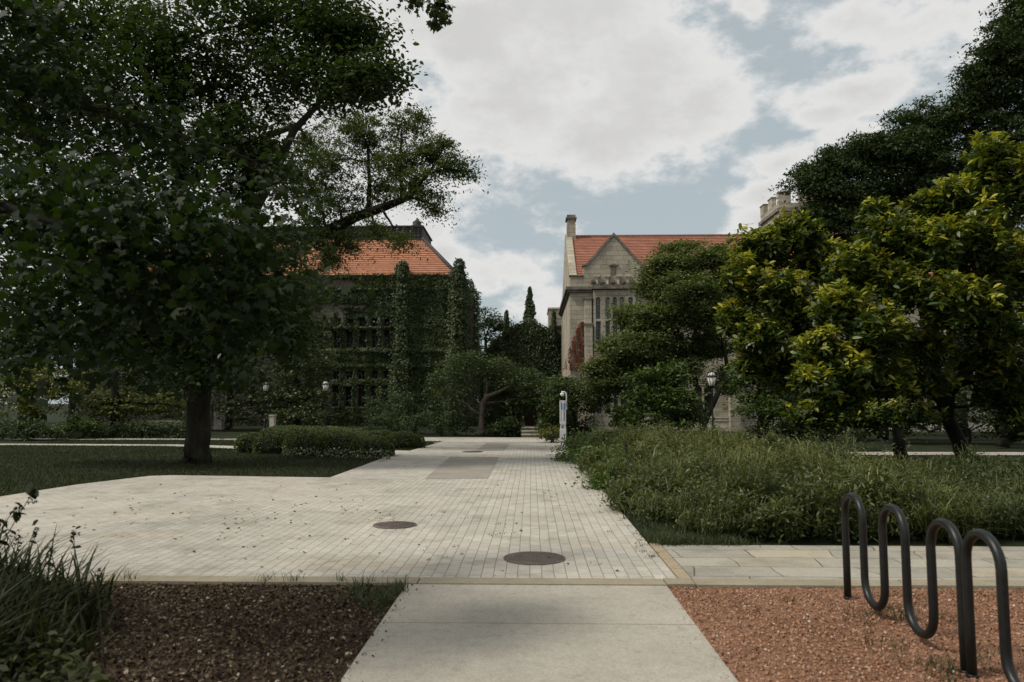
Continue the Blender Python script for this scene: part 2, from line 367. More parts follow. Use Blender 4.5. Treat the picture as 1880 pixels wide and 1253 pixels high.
def leaves(pos, size, shape='oval', up=.6, bias=None, axis=None, axw=0.0):
    """pos (n,3), size (n,) -> vertex array (n*k,3)"""
    n = len(pos); nr = rng.normal(size=(n, 3)); nr = norm(nr); nr[:, 2] = np.abs(nr[:, 2])
    nr[:, 2] += up
    if bias is not None: nr += np.array(bias)
    nr = norm(nr); t = norm(np.cross(nr, rng.normal(size=(n, 3))))
    if axis is not None: t = norm(t+axis*axw); t = norm(t-nr*np.sum(t*nr, axis=1, keepdims=True))
    b = np.cross(nr, t); S = SH[shape]; s = np.asarray(size).reshape(-1, 1, 1)
    return (pos[:, None, :]+s*(S[None, :, 0:1]*t[:, None, :]+S[None, :, 1:2]*b[:, None, :]+S[None, :, 2:3]*nr[:, None, :])).reshape(-1, 3), len(S)
def swirl(p, seed, f):
    r = np.random.default_rng(seed); o = np.zeros(len(p))
    for i in range(5):
        k = r.normal(size=3); k = k/np.linalg.norm(k)*f*(1.0+.6*i); o += np.sin(p@k+r.uniform(0, 6.28))/(1+.5*i)
    return o/2.2

# ------------------------------------------------------------------ trees
def tree(name, label, cat, base, trunks, lobes, leaf, mats, group=None, clusters=26, per=60, csize=.5, flat=.5, tint=(.35, .22), tip=0.0, shape='oval', up=.6, twigs=8, limb_r=.09, hollow=.55, droop=0, tintz=.35, origin=None, whorl=False, rough=.28, fill=0, filltint=-.15):
    """trunks: lists of (px,py,Y,radius m) along visible limbs; lobes: (px,py,Y,rx px,ry px[,density])"""
    root = empty(name, base, label, cat, group)
    mb = MB(); nodes = []
    for t in trunks:
        pts = [P(a, b, y) for a, b, y, r in t]; rr = [r for *_, r in t]
        q = []; qr = []
        for i in range(len(pts)-1):
            for j in range(5):
                f = j/5; v = pts[i].lerp(pts[i+1], f); w = rr[i]*(1-f)+rr[i+1]*f
                if j: v = v+Vector((random.uniform(-1, 1), random.uniform(-1, 1), random.uniform(-.3, .3)))*w*.13
                q.append(v); qr.append(w)
        q.append(pts[-1]); qr.append(rr[-1]); mb.tube(q, qr, 12, .05)
        nodes += [(q[i], qr[i]) for i in range(len(q)//3, len(q))]
    cp = []; cl = []; ct = []
    for li, lb in enumerate(lobes):
        px, py, Y, rx, ry = lb[:5]; dn = lb[5] if len(lb) > 5 else 1.0
        c = P(px, py, Y); ax = M(rx, Y); az = M(ry, Y); ay = (ax+az)*.45
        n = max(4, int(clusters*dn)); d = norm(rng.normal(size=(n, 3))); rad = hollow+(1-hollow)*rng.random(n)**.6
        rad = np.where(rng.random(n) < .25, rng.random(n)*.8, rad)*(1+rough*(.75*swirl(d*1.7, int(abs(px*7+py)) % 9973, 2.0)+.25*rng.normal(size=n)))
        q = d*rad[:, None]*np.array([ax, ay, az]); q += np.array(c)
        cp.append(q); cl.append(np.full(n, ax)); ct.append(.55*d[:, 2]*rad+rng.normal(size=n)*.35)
        # limb from the nearest trunk node, twigs to clusters
        if nodes:
            k = min(range(len(nodes)), key=lambda i: (nodes[i][0]-c).length*(1.0+.8*max(0, nodes[i][0].z-c.z))-nodes[i][1]*2)
            a, ar = nodes[k]; mid = (a+c)/2+Vector((0, 0, (c-a).length*(.12 if droop == 0 else .2)))+Vector((random.uniform(-.3, .3),)*3)*.5
            pts = bez(a, mid, c, 9); r0 = min(ar*.7, limb_r); r1 = r0*.35
            pts = [p+Vector((random.uniform(-1, 1), random.uniform(-1, 1), random.uniform(-1, 1)))*r0*.6*(1 if 0 < i < 8 else 0) for i, p in enumerate(pts)]
            rr = [r0+(r1-r0)*i/8 for i in range(9)]; mb.tube(pts, rr, 6)
            for j in rng.choice(n, min(twigs, n), replace=False):
                e = Vector(q[j]); s = pts[random.randint(4, 8)]; mm = (s+e)/2+Vector((0, 0, .1*(e-s).length))
                mb.tube(bez(s, mm, e, 5), [r1*.9, r1*.7, r1*.5, r1*.4, r1*.25], 5)
    cp = np.concatenate(cp); ct = np.concatenate(ct); n = len(cp)
    rep = (rng.poisson(per, n)).clip(per*.3, None).astype(int); idx = np.repeat(np.arange(n), rep); m = len(idx)
    cs = csize*(.55+.9*rng.random(n))
    off = rng.normal(size=(m, 3))*np.array([1, 1, flat])*cs[idx][:, None]*.55
    if droop: off[:, 2] -= droop*(off[:, 0]**2+off[:, 1]**2)/np.maximum(cs[idx], .1)
    pos = cp[idx]+off
    outd = norm(off+1e-6)
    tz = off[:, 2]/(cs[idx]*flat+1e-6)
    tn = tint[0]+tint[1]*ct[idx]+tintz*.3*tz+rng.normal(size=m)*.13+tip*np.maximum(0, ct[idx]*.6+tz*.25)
    size = leaf*(.6+.8*rng.random(m)); axw = .8
    if whorl:      # leaves radiate from each shoot tip
        tips = rng.normal(size=(n, 3))*.5+np.array([0, 0, .75]); tips = norm(tips)
        d_ = norm(rng.normal(size=(m, 3))+tips[idx]*1.1); pos = cp[idx]+d_*(size*.5+.02)[:, None]+tips[idx]*(rng.random(m)*.16-.08)[:, None]; outd = d_; axw = 6.0; size = size*(.8+.3*np.abs(d_[:, 2]))
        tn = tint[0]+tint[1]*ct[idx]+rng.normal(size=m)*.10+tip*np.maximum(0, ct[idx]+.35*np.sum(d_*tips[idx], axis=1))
    V, k = leaves(pos, size, shape, up, axis=outd, axw=axw)
    if fill:
        fp = []
        for lb in lobes:
            dn = lb[5] if len(lb) > 5 else 1.0; c = P(*lb[:3]); ax = M(lb[3], lb[2]); az = M(lb[4], lb[2]); f = int(fill*dn)
            q = norm(rng.normal(size=(f, 3)))*(rng.random((f, 1))**.45)*np.array([ax, (ax+az)*.45, az])*.82; fp.append(q+np.array(c))
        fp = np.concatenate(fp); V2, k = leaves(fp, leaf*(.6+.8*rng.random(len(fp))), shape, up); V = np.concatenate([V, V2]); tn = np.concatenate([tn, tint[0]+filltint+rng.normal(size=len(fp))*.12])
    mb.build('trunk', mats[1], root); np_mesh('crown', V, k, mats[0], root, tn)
    return root

# ------------------------------------------------------------------ ground
def sheet(name, poly, z, mat, label=None):
    mb = MB(); mb.add([(x, y, z) for x, y in poly], [tuple(range(len(poly)))]); return tag(mb.build(name, mat), kind='structure')
g = MB(); g.add([(-1500, -300, -.02), (1500, -300, -.02), (1500, 2500, -.02), (-1500, 2500, -.02)], [(0, 1, 2, 3)]); tag(g.build('ground', 'ground'), kind='structure')
KY0, KY1 = G(1000, 1075).y, G(1000, 1064).y        # kerb band
XR = 1.46
LW = [G(-120, 932), G(0, 912), G(140, 890), G(280, 873), G(605, 877)]
plaza = [(LW[0].x-.3, KY1), (XR, KY1), (XR, 38.4), (-14, 38.4), (-14, 34.5), (-4.1, 34.5), (-4.5, 27.6), (-15, 31.5), (-40, 33), (-40, 32.2), (-15, 30.4), (-4.75, 25.4), (LW[4].x, LW[4].y), (LW[3].x+.5, LW[3].y+.05), (LW[3].x, LW[3].y-.15), (LW[2].x, LW[2].y), (LW[1].x, LW[1].y), (LW[0].x, LW[0].y)]
sheet('plaza', plaza, 0.0, 'pavers')
walk_l, walk_r = G(748, 1072), G(1222, 1074)
SL, SR = walk_l.x, walk_r.x
# sidewalk in slabs with open joints
mb = MB(); ys = [KY0-.01, G(900, 1146).y, 3.2, 1.2, -1]
for i in range(4): mb.box(SL, SR, ys[i+1]+.012, ys[i], -.08, .005)
tag(mb.build('sidewalk', 'concrete'), kind='structure')
mb = MB(); xs = [-14, -11, -8, -5, -2.6, SL+.1, 1.3, XR+.12, 3.6, 6.0, 8.5, 12]
for i in range(len(xs)-1):
    j = random.uniform(-.006, .006); mb.box(xs[i]+.006, xs[i+1]-.006, KY0+j+(.0), KY1-.004+j, -.1, .018+random.uniform(-.004, .004))
tag(mb.build('kerb', 'kerb'), kind='structure')
mb = MB(); a, b_ = G(1262, 1062), G(1212, 998)
for i in range(4):
    y0 = KY1+.01+(9.45-KY1)*i/4; y1 = KY1+(9.45-KY1)*(i+1)/4; mb.box(XR+.012, XR+.135, y0, y1, -.05, .012)
tag(mb.build('edging_strip', 'sandstone'), kind='structure')
sheet('flagstone_path', [(XR+.15, KY1+.005), (14, KY1+.005), (14, 9.4), (XR+.15, 9.4)], .002, 'flag')
sheet('gravel_bed', [(SR, -2), (14, -2), (14, KY0-.01), (SR, KY0-.01)], -.010, 'gravel')
sheet('mulch_bed', [(-14, -2), (SL, -2), (SL, KY0-.01), (-14, KY0-.01)], -.010, 'mulch')
sheet('far_path', [(9, 25.6), (40, 25.6), (40, 27.2), (9, 27.2)], .01, 'concrete')
sheet('far_path', [(-60, 36.0), (-14.05, 35.2), (-14.05, 36.6), (-60, 38)], .01, 'concrete')
# inset slabs
def quadpx(a, z): return [(G(x, y).x, G(x, y).y) for x, y in a]
sheet('grey_slab', quadpx([(780, 880), (895, 879), (916, 840), (826, 839)], 0), .005, 'slab_grey')
sheet('grey_slab', quadpx([(873, 828), (926, 828), (937, 814), (893, 814)], 0), .005, 'slab_grey')
sheet('paved_band', [(-4.4, 33.2), (XR, 33.2), (XR, 33.6), (-4.4, 33.6)], .004, 'slab_grey')

def manhole(px, py, r, label, name='manhole_cover', group='manhole covers in the paving'):
    c = G(px, py); root = empty(name, (c.x, c.y, 0), label, 'manhole cover', group)
    mb = MB(); n = 40
    v = [(c.x+r*math.cos(2*math.pi*i/n)*s, c.y+r*math.sin(2*math.pi*i/n)*s, z) for s, z in ((1.045, .004), (1.04, .013), (.985, .013), (.98, .006)) for i in range(n)]
    mb.add(v, [(j*n+i, j*n+(i+1) % n, (j+1)*n+(i+1) % n, (j+1)*n+i) for j in range(3) for i in range(n)]); mb.build('rim', 'manhole', root)
    mb = MB(); mb.lathe(c.x, c.y, [(r*.97, .001), (r*.97, .012)], n); 
    if r > .2:
        for i in range(-9, 10):
            for j in range(-9, 10):
                x = i*r*.098; y = j*r*.098
                if x*x+y*y < (r*.9)**2 and (i+j) % 2: mb.box(c.x+x-.012, c.x+x+.012, c.y+y-.012, c.y+y+.012, .0125, .016)
    mb.build('lid', 'manhole', root)
    if r > .2:
        mb = MB(); mb.box(c.x+r*.45, c.x+r*.56, c.y-.02, c.y+.03, .0165, .018); mb.build('lift_slot', 'black_iron', root)
manhole(981, 1026, .335, 'large round iron manhole cover nearest the concrete sidewalk')
manhole(725, 965, .30, 'round iron manhole cover left of the nearest one, further out in the pavers')
manhole(868, 830, .36, 'distant dark iron cover between the two grey slabs')

# gravel stones and mulch chips, fallen leaves
def scatter(name, n, x0, x1, y0, y1, smin, smax, mat, flat=.5, keep=None, p=1.0, z=-.008):
    y = y0+(y1-y0)*rng.random(n)**p; x = x0+(x1-x0)*rng.random(n); pos = np.stack([x, y, np.full(n, z)+rng.random(n)*.008], 1)
    if keep is not None: pos = pos[keep(pos)]; n = len(pos)
    s = smin+(smax-smin)*rng.random(n)**2.2
    V, k = leaves(pos, s, 'chip', .9*flat); tn = np.clip(rng.normal(.5, .22, n), 0, 1)
    o = np_mesh(name, V, k, mat, None, tn); return tag(o, kind='stuff')
SH['chip'] = np.array([(-.5, -.12, .1), (.05, -.38, .25), (.5, -.05, .1), (.3, .32, .2), (-.3, .3, .3)])
tag(scatter('gravel', 60000, SR, 6.5, 3.6, KY0-.02, .008, .026, 'gravel_chips'), 'small reddish stones filling the bed under the bike racks', 'gravel')
tag(scatter('mulch', 52000, -7.5, SL-.01, 3.6, KY0-.02, .010, .042, 'mulch_chips', .5), 'dark shredded bark mulch left of the concrete sidewalk', 'mulch')
tag(scatter('gravel_spill', 900, SR-.28, SR+.02, 3.8, KY0-.02, .006, .016, 'gravel_chips', keep=lambda p: rng.random(len(p)) < np.exp((p[:, 0]-SR)*14), z=.009), 'few reddish stones spilt on the right edge of the sidewalk', 'gravel')
tag(scatter('mulch_spill', 700, SL-.02, SL+.28, 3.8, KY0-.02, .008, .03, 'mulch_chips', keep=lambda p: rng.random(len(p)) < np.exp((SL-p[:, 0])*14), z=.009), 'few bark chips spilt on the left edge of the sidewalk', 'mulch')
n = 300; pos = []
for i in range(n):
    px = random.uniform(0, 1240); py = 880+(1060-880)*random.random()
    if random.random() < .5: px = random.gauss(420, 180); py = random.gauss(940, 30)
    q = G(px, py); 
    if q.x < XR and q.y > KY1 and q.y < 17: pos.append((q.x, q.y, .012))
pos = np.array(pos); V, k = leaves(pos, .02+.05*rng.random(len(pos))**2, 'maple', 1.6)
tag(np_mesh('fallen_leaves', V, k, 'dead_leaf', None, rng.random(len(pos))), 'small dead leaves strewn over the pale pavers', 'leaves', kind='stuff')

# blades: arching strips of 3 quads
def blades(pos, h, w, lean=.35, bias=None):
    n = len(pos); a = rng.random(n)*6.283; d = np.stack([np.cos(a), np.sin(a), np.zeros(n)], 1)
    if bias is not None: d = norm(d+np.array(bias))
    side = np.stack([-d[:, 1], d[:, 0], np.zeros(n)], 1); ln = lean*(.3+1.2*rng.random(n)); vs_ = []
    for t, ww in ((0, 1), (.4, .95), (.75, .6), (1.0, .08)):
        c = pos+d*(h*ln*t**1.8)[:, None]; c = c+np.array([0, 0, 1])*(h*(t-.28*ln*t*t*1.2))[:, None]
        vs_.append((c-side*(w*ww*.5)[:, None], c+side*(w*ww*.5)[:, None]))
    q = []
    for i in range(3): q.append(np.stack([vs_[i][0], vs_[i][1], vs_[i+1][1], vs_[i+1][0]], 1))
    return np.stack(q, 1).reshape(-1, 3)
def inpoly(x, y, poly):
    r = np.zeros(len(x), bool); n = len(poly)
    for i in range(n):
        x1, y1 = poly[i]; x2, y2 = poly[(i+1) % n]
        if y1 == y2: continue
        c = ((y1 > y) != (y2 > y)) & (x < (x2-x1)*(y-y1)/(y2-y1)+x1); r ^= c
    return r
# lawn blades
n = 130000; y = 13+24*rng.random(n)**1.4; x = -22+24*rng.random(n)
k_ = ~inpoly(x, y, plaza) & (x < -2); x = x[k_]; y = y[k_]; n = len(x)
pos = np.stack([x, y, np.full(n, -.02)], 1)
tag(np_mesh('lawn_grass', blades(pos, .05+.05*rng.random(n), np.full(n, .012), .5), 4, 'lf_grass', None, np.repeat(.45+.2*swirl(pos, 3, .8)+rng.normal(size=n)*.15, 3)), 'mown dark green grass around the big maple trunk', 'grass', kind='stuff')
# weeds along joints and verge
def tufts(name, label, cs, per, h, w, mat='lf_weed', kind='stuff', lean=.6, r=.08):
    pos = np.repeat(np.array(cs), per, axis=0); n = len(pos); pos = pos+np.stack([rng.normal(size=n)*r, rng.normal(size=n)*r, np.zeros(n)], 1)
    return tag(np_mesh(name, blades(pos, h*(.5+rng.random(n)), w*(.6+.8*rng.random(n)), lean), 4, mat, None, np.repeat(.5+rng.normal(size=n)*.2, 3)), label, 'grass', kind=kind)
cs = [(XR+random.uniform(.15, .6)*min(1, (yy-9.2)*.6+.4), yy, -.01) for yy in np.linspace(9.42, 30, 420)]
cs += [(1.65+random.random()**1.5*1.0, 9.45+random.random()*.35, -.01) for _ in range(90)]
tufts('verge_grass', 'low grass verge between the pavers and the tall meadow planting', cs, 40, .09, .008)
cs = [(XR+random.gauss(-.06, .07), 8.6+random.random()**1.3*14, 0) for _ in range(60)]+[(random.uniform(-3.5, 1.3), random.uniform(8, 16), 0) for _ in range(26)]
tufts('paver_weeds', 'small weeds growing in the joints of the pavers', cs, 9, .022, .007, r=.035)
cs = [(SL-random.random()**2*.5-.03, KY0-.08-random.random()**1.4*.9, 0) for _ in range(26)]+[(random.uniform(-4, SL), KY0+.05, .0) for _ in range(5)]
tufts('kerb_weeds', 'green weeds at the corner of the mulch bed beside the sidewalk', cs, 20, .10, .006, r=.045)
cs = [(2.85+random.gauss(0, .28), random.choice([6.4, 5.65, 5.1, 4.7])+random.gauss(0, .15), 0) for _ in range(42)]
tufts('rack_weeds', 'sparse green weeds in the gravel below the bike racks', cs, 16, .05, .006, r=.05)

# ------------------------------------------------------------------ meadow planting
def meadow():
    k = 1500; X = 1.5+17*rng.random(k); Yc = 9.75+15.5*rng.random(k)**1.2
    left = 1.62+.12*np.sin(Yc*2.3)+.42*np.maximum(0, 11.6-Yc)
    q = (X > left) & (X < 2.5+Yc*.74) & ((Yc < 17.5) | (X < 6.5)); X, Yc, left = X[q], Yc[q], left[q]; k = len(X)
    hi = np.where(X < 5.2+.25*(Yc-10), .86, .56)*(.60+.68*rng.random(k))+.10*np.sin(X*1.3+Yc*.8)
    hi *= np.clip(.74+(Yc-9.6)*.30, .6, 1.0)*np.clip(.55+(X-left)*.5, .55, 1.0); ri = .28+.22*rng.random(k)
    sp = rng.random(k)                                   # species of the clump
    n = 9500; ci = rng.integers(0, k, n); a = rng.random(n)*6.283; rr = rng.random(n)**.6
    x = X[ci]+ri[ci]*rr*np.cos(a); y = np.maximum(9.55, Yc[ci]+ri[ci]*rr*np.sin(a)); h = hi[ci]*(1-.45*rr**2)*(.85+.3*rng.random(n))
    c = np.stack([x, y, np.full(n, -.02)], 1); idx = np.repeat(np.arange(n), 24); m = len(idx)
    tt = rng.random(m)**.65; pos = c[idx]+np.stack([rng.normal(size=m)*.05, rng.normal(size=m)*.05, tt*h[idx]*.9], 1); pos[:, 1] = np.maximum(pos[:, 1], 9.5+.12*rng.random(m))
    s_ = sp[ci][idx]; bl = (.09+.12*rng.random(m))*(1+.7*(s_ > .8)); w = np.where(s_ > .6, .016, .008)*(.6+.8*rng.random(m))
    tn = .42-.34*np.clip((x[idx]-4.5)/4.5, 0, 1)+.14*swirl(c, 5, .9)[idx]+.28*(sp[ci][idx]-.5)+.34*(tt-.5)+rng.normal(size=m)*.16  # tint darkens to the right: magnolia shade painted into the leaf colour
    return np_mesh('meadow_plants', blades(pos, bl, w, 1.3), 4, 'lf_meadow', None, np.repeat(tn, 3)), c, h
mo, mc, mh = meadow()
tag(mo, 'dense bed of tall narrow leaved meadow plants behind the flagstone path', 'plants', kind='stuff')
# broader leaves on the bushier clumps
n = len(mc); sel = np.where(swirl(mc, 15, 2.2)+.5*swirl(mc, 16, .9) > .05)[0]; idx = np.repeat(sel, 34); m = len(idx); t_ = rng.random(m)**.55
pos = mc[idx]+np.stack([rng.normal(size=m)*.09, rng.normal(size=m)*.09, mh[idx]*t_*.98], 1); pos[:, 1] = np.maximum(pos[:, 1], 9.52)
V, k = leaves(pos, .05+.07*rng.random(m), 'spear', .5)
tag(np_mesh('meadow_leafy_plants', V, k, 'lf_meadow', None, (.30-.22*np.clip((pos[:, 0]-4.5)/5, 0, 1))+.3*(t_-.5)+.14*swirl(pos, 18, 1.5)+rng.normal(size=m)*.13), 'bushy leafy perennials mixed through the meadow bed', 'plants', kind='stuff')  # shade of the right magnolias painted in as a darker leaf tint
# fine airy seed tops as a second mass
n = len(mc); idx = np.repeat(np.arange(n), 13); m = len(idx)
pos = mc[idx]+np.stack([rng.normal(size=m)*.14, rng.normal(size=m)*.14, mh[idx]*(.70+.42*rng.random(m))], 1); pos[:, 1] = np.maximum(pos[:, 1], 9.55)
V, k = leaves(pos, .025+.04*rng.random(m), 'long', .3)
tag(np_mesh('meadow_seed_tops', V, k, 'lf_meadow', None, (.62-.35*np.clip((pos[:, 0]-4.5)/5, 0, 1))+.2*swirl(pos, 8, .7)+rng.normal(size=m)*.2), 'pale feathery tops over the meadow planting', 'plants', kind='stuff')  # seed tops darken rightwards too, magnolia shade put into their colour

def shrub(name, label, cat, px, Y, lobes, leaf, mat, group=None, shape='oval', **kw):
    b = P(px, 800, Y); base = (b.x, b.y, 0); gy = 741+H*F/Y
    kw.setdefault('clusters', 22); kw.setdefault('per', 70); kw.setdefault('csize', .35)
    return tree(name, label, cat, base, [[(px, gy, Y, .05), (px+4, gy-18*30/Y, Y, .04), (px-3, gy-40*30/Y, Y, .03)]], lobes, leaf, (mat, 'bark_dark'), group, shape=shape, limb_r=.03, **kw)
shrub('garden_shrub', 'leafy shrub at the foot of the white emergency phone', 'shrub', 1075, 25, [(1062, 820, 25, 30, 26), (1095, 812, 26, 34, 26), (1080, 845, 22, 34, 22), (1045, 845, 23, 14, 16)], .10, 'lf_shrub', 'low shrubs along the plaza edge')
shrub('garden_shrub', 'leafy shrub between the paver edge and the meadow, nearer than the phone', 'shrub', 1110, 21, [(1090, 850, 20, 30, 26), (1125, 830, 21, 34, 26), (1150, 815, 23, 34, 22)], .12, 'lf_shrub', 'low shrubs along the plaza edge', shape='broad')
shrub('garden_shrub', 'rounded leafy shrub at the meadow edge, nearest of the plaza edge shrubs', 'shrub', 1150, 17, [(1130, 872, 16.5, 34, 30), (1165, 855, 17, 40, 30), (1115, 895, 15.5, 22, 20)], .09, 'lf_shrub', 'low shrubs along the plaza edge')
shrub('garden_shrub', 'yellowish low shrub left of the emergency phone', 'shrub', 1012, 33, [(1008, 800, 33.5, 14, 10), (1020, 795, 34, 13, 11)], .10, 'lf_yellow', 'low shrubs along the plaza edge', clusters=12)

# ------------------------------------------------------------------ near left planting
def near_plants():
    n = 620; x = rng.uniform(-5.8, -3.15, n); y = rng.uniform(3.5, 6.6, n)
    k = (x+(y-4)*.45 < -2.55); x, y = x[k], y[k]
    idx = np.repeat(np.arange(len(x)), 7); m = len(idx)
    pos = np.stack([x[idx]+rng.normal(size=m)*.06, y[idx]+rng.normal(size=m)*.06, np.full(m, -.01)], 1)
    fall = np.clip((-2.6-x[idx]-(y[idx]-4)*.2)*.9, .35, 1)
    tag(np_mesh('daylily_clump', blades(pos, (.45+.40*rng.random(m))*fall, .016+.014*rng.random(m), .75), 4, 'lf_grass', None, np.repeat(.45+rng.normal(size=m)*.2, 3)), 'dark mass of arching strap leaves in the near left corner', 'plants', kind='stuff')
    p = np.stack([rng.uniform(-4.4, -2.2, 1600), rng.uniform(3.7, 4.9, 1600), rng.uniform(0, .26, 1600)], 1); p = p[(p[:, 0]+(p[:, 1]-4)*.9 < -1.95-p[:, 2])]
    V, k = leaves(p, .05+.05*rng.random(len(p)), 'broad', .8)
    tag(np_mesh('ground_cover', V, k, 'lf_grass', None, .5+rng.normal(size=len(p))*.25), 'low leafy ground cover at the bottom left of the mulch bed', 'plants', kind='stuff')
near_plants()
def stalk(px, py, Y, label, lean=.1, nl=10, ls=.07):
    t = P(px, py, Y); b = Vector((t.x-lean, Y, 0)); root = empty('flower_stalk', b, label, 'plant', 'tall stalks in the near left planting')
    mb = MB(); pts = bez(b, b.lerp(t, .5)+Vector((-.03, 0, .08)), t, 8); mb.tube(pts, [.006-.0005*i for i in range(8)], 5); mb.build('stem', 'stem', root)
    q = np.array([tuple(pts[random.randint(3, 7)]+Vector((random.gauss(0, .02), random.gauss(0, .02), random.gauss(0, .02)))) for _ in range(nl)])
    q2 = np.array([tuple(t+Vector((random.gauss(0, .014), random.gauss(0, .014), -random.random()*.07))) for _ in range(14)])
    V, k = leaves(np.concatenate([q, q2]), np.concatenate([ls*(.4+.6*rng.random(nl)), .02+.025*rng.random(14)]), 'broad', .2); np_mesh('foliage', V, k, 'lf_near', root, rng.random(nl+14)*.6)
stalk(65, 968, 5.3, 'seed stalk with a drooping brown head, tallest of the row in the left corner', .18)
stalk(92, 1005, 5.1, 'thin seed stalk with a small head, right of the tallest', .12)
stalk(135, 975, 5.4, 'bare thin stalk leaning right, rightmost of the row', -.12, 5)
stalk(180, 1045, 5.0, 'short leafy stalk at the right edge of the dark clump', -.08, 8)
stalk(35, 985, 5.2, 'very thin bare stalk at the left edge of the picture', .02, 3)
for (a, b_, lb) in ((60, 905, 'leafy twig reaching in from the left edge above the plants'), (30, 930, 'lower leafy twig hanging at the left edge')):
    stalk(a, b_, 4.9, lb, .55, 22, .10)

# ------------------------------------------------------------------ hedges
def hedge(label, mounds, leaf=.055, n=9000):
    b = G(*mounds[0][:2]); root = empty('clipped_hedge', (b.x, b.y, 0), label, 'hedge', 'clipped yew hedges beside the plaza')
    allp = []; core = MB()
    for (px, gy, wpx, hpx) in mounds:       # px centre, ground row, width px, height px
        c = G(px, gy); Y = c.y; a = M(wpx, Y)/2; hh = M(hpx, Y)*.84; c = Vector((c.x, c.y+a*.5, 0))
        k = int(n*(a*hh)/1.2)+600; d = norm(rng.normal(size=(k, 3))); d[:, 2] = np.abs(d[:, 2]); rr = 1+.10*swirl(d*a+np.array(c), 21, 3.5)+rng.normal(size=k)*.025
        e = np.sign(d)*np.abs(d)**.75
        p = e*rr[:, None]*np.array([a, a*.75, hh]); allp.append(p+np.array(c))
        core = MB(); core.lathe(c.x, c.y, [(a*.62, -.01), (a*.72, hh*.3), (a*.6, hh*.65), (a*.3, hh*.82)], 12); core.build('woody_core', 'bark_black', root)
    p = np.concatenate(allp); V, k = leaves(p, leaf*(.6+.8*rng.random(len(p))), 'oval', .5)
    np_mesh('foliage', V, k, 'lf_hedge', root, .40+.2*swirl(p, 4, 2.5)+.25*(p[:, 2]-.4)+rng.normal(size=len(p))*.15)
hedge('long rounded clipped hedge in front, between the big maple and the plaza', [(452, 831, 56, 40), (500, 833, 80, 50), (560, 836, 90, 52), (620, 837, 90, 50), (675, 839, 80, 42), (700, 838, 44, 30), (590, 815, 120, 36), (520, 815, 110, 36)])
hedge('lower rounded hedge behind the cross path, beside the plaza', [(640, 818, 80, 34), (690, 821, 70, 36), (735, 823, 66, 34), (762, 823, 36, 28)])
# flowers in front of hedge
p = []
for _ in range(900):
    px = random.uniform(520, 718); q = G(px, 836+6*(px-520)/200+random.uniform(-1, 4)); p.append((q.x, q.y-.15, random.uniform(.02, .28)))
p = np.array(p); V, k = leaves(p, .05+.05*rng.random(len(p)), 'broad', .5); tag(np_mesh('bedding_plants', V, k, 'lf_grey', None, rng.random(len(p))), 'low grey green bedding plants along the foot of the front hedge', 'plants', kind='stuff')
p = p[rng.random(len(p)) < .16]; V, k = leaves(p+np.array([0, -.05, .03]), .03+.04*rng.random(len(p)), 'oval', .5); tag(np_mesh('white_flowers', V, k, 'flower', None, rng.random(len(p))), 'tiny white flowers at the foot of the front hedge', 'flowers', kind='stuff')

# ------------------------------------------------------------------ bike racks
def rack(label, y0, humps, name='bike_rack'):
    xa, xb = P(1553, 1000, 6.93).x, P(1760, 1000, 5.09).x; XF = lambda yy: xb+(xa-xb)*(yy-5.09)/1.84; X = XF(y0); r = .185; top = .93; low = .075; root = empty(name, (X, y0, 0), label, 'bike rack', 'wave bike racks')
    pts = [Vector((X, y0, -.05)), Vector((X, y0, .3))]; y = y0
    for h in range(humps):
        pts += [Vector((X, y, z)) for z in (.5, top-r-.03)]
        pts += [Vector((X, y-r+r*math.cos(a), top-r+r*math.sin(a))) for a in np.linspace(0, math.pi, 13)]
        y -= 2*r
        if h < humps-1:
            pts += [Vector((X, y, z)) for z in (top-r-.03, low+r+.03)]
            pts += [Vector((X, y-r+r*math.cos(a), low+r-r*math.sin(a))) for a in np.linspace(0, math.pi, 13)]
            y -= 2*r
    pts += [Vector((X, y, z)) for z in (top-r-.03, .3, -.05)]
    pts = [Vector((XF(p.y), p.y, p.z)) for p in pts]; mb = MB(); mb.tube(pts, .0315, 16); mb.build('bent_tube', 'rack_paint', root)
    for yy in (y0, y):
        f = MB(); f.lathe(XF(yy), yy, [(.036, -.012), (.036, .006), (.033, .012)], 20); f.build('foot_collar', 'rack_paint', root)
m = Mat('rack_paint'); f = m.noise(18, 5); m.col(m.ramp(f, [(.4, (.007, .008, .007)), (.7, (.013, .013, .012))]), .42, .35); m.bump(f, .15, .004); MAT['rack_paint'] = m.m
rack('black wave bike rack with three humps, farther of the two', 6.93, 3)
rack('black wave bike rack cut by the right edge, nearest the camera', 5.01, 3)

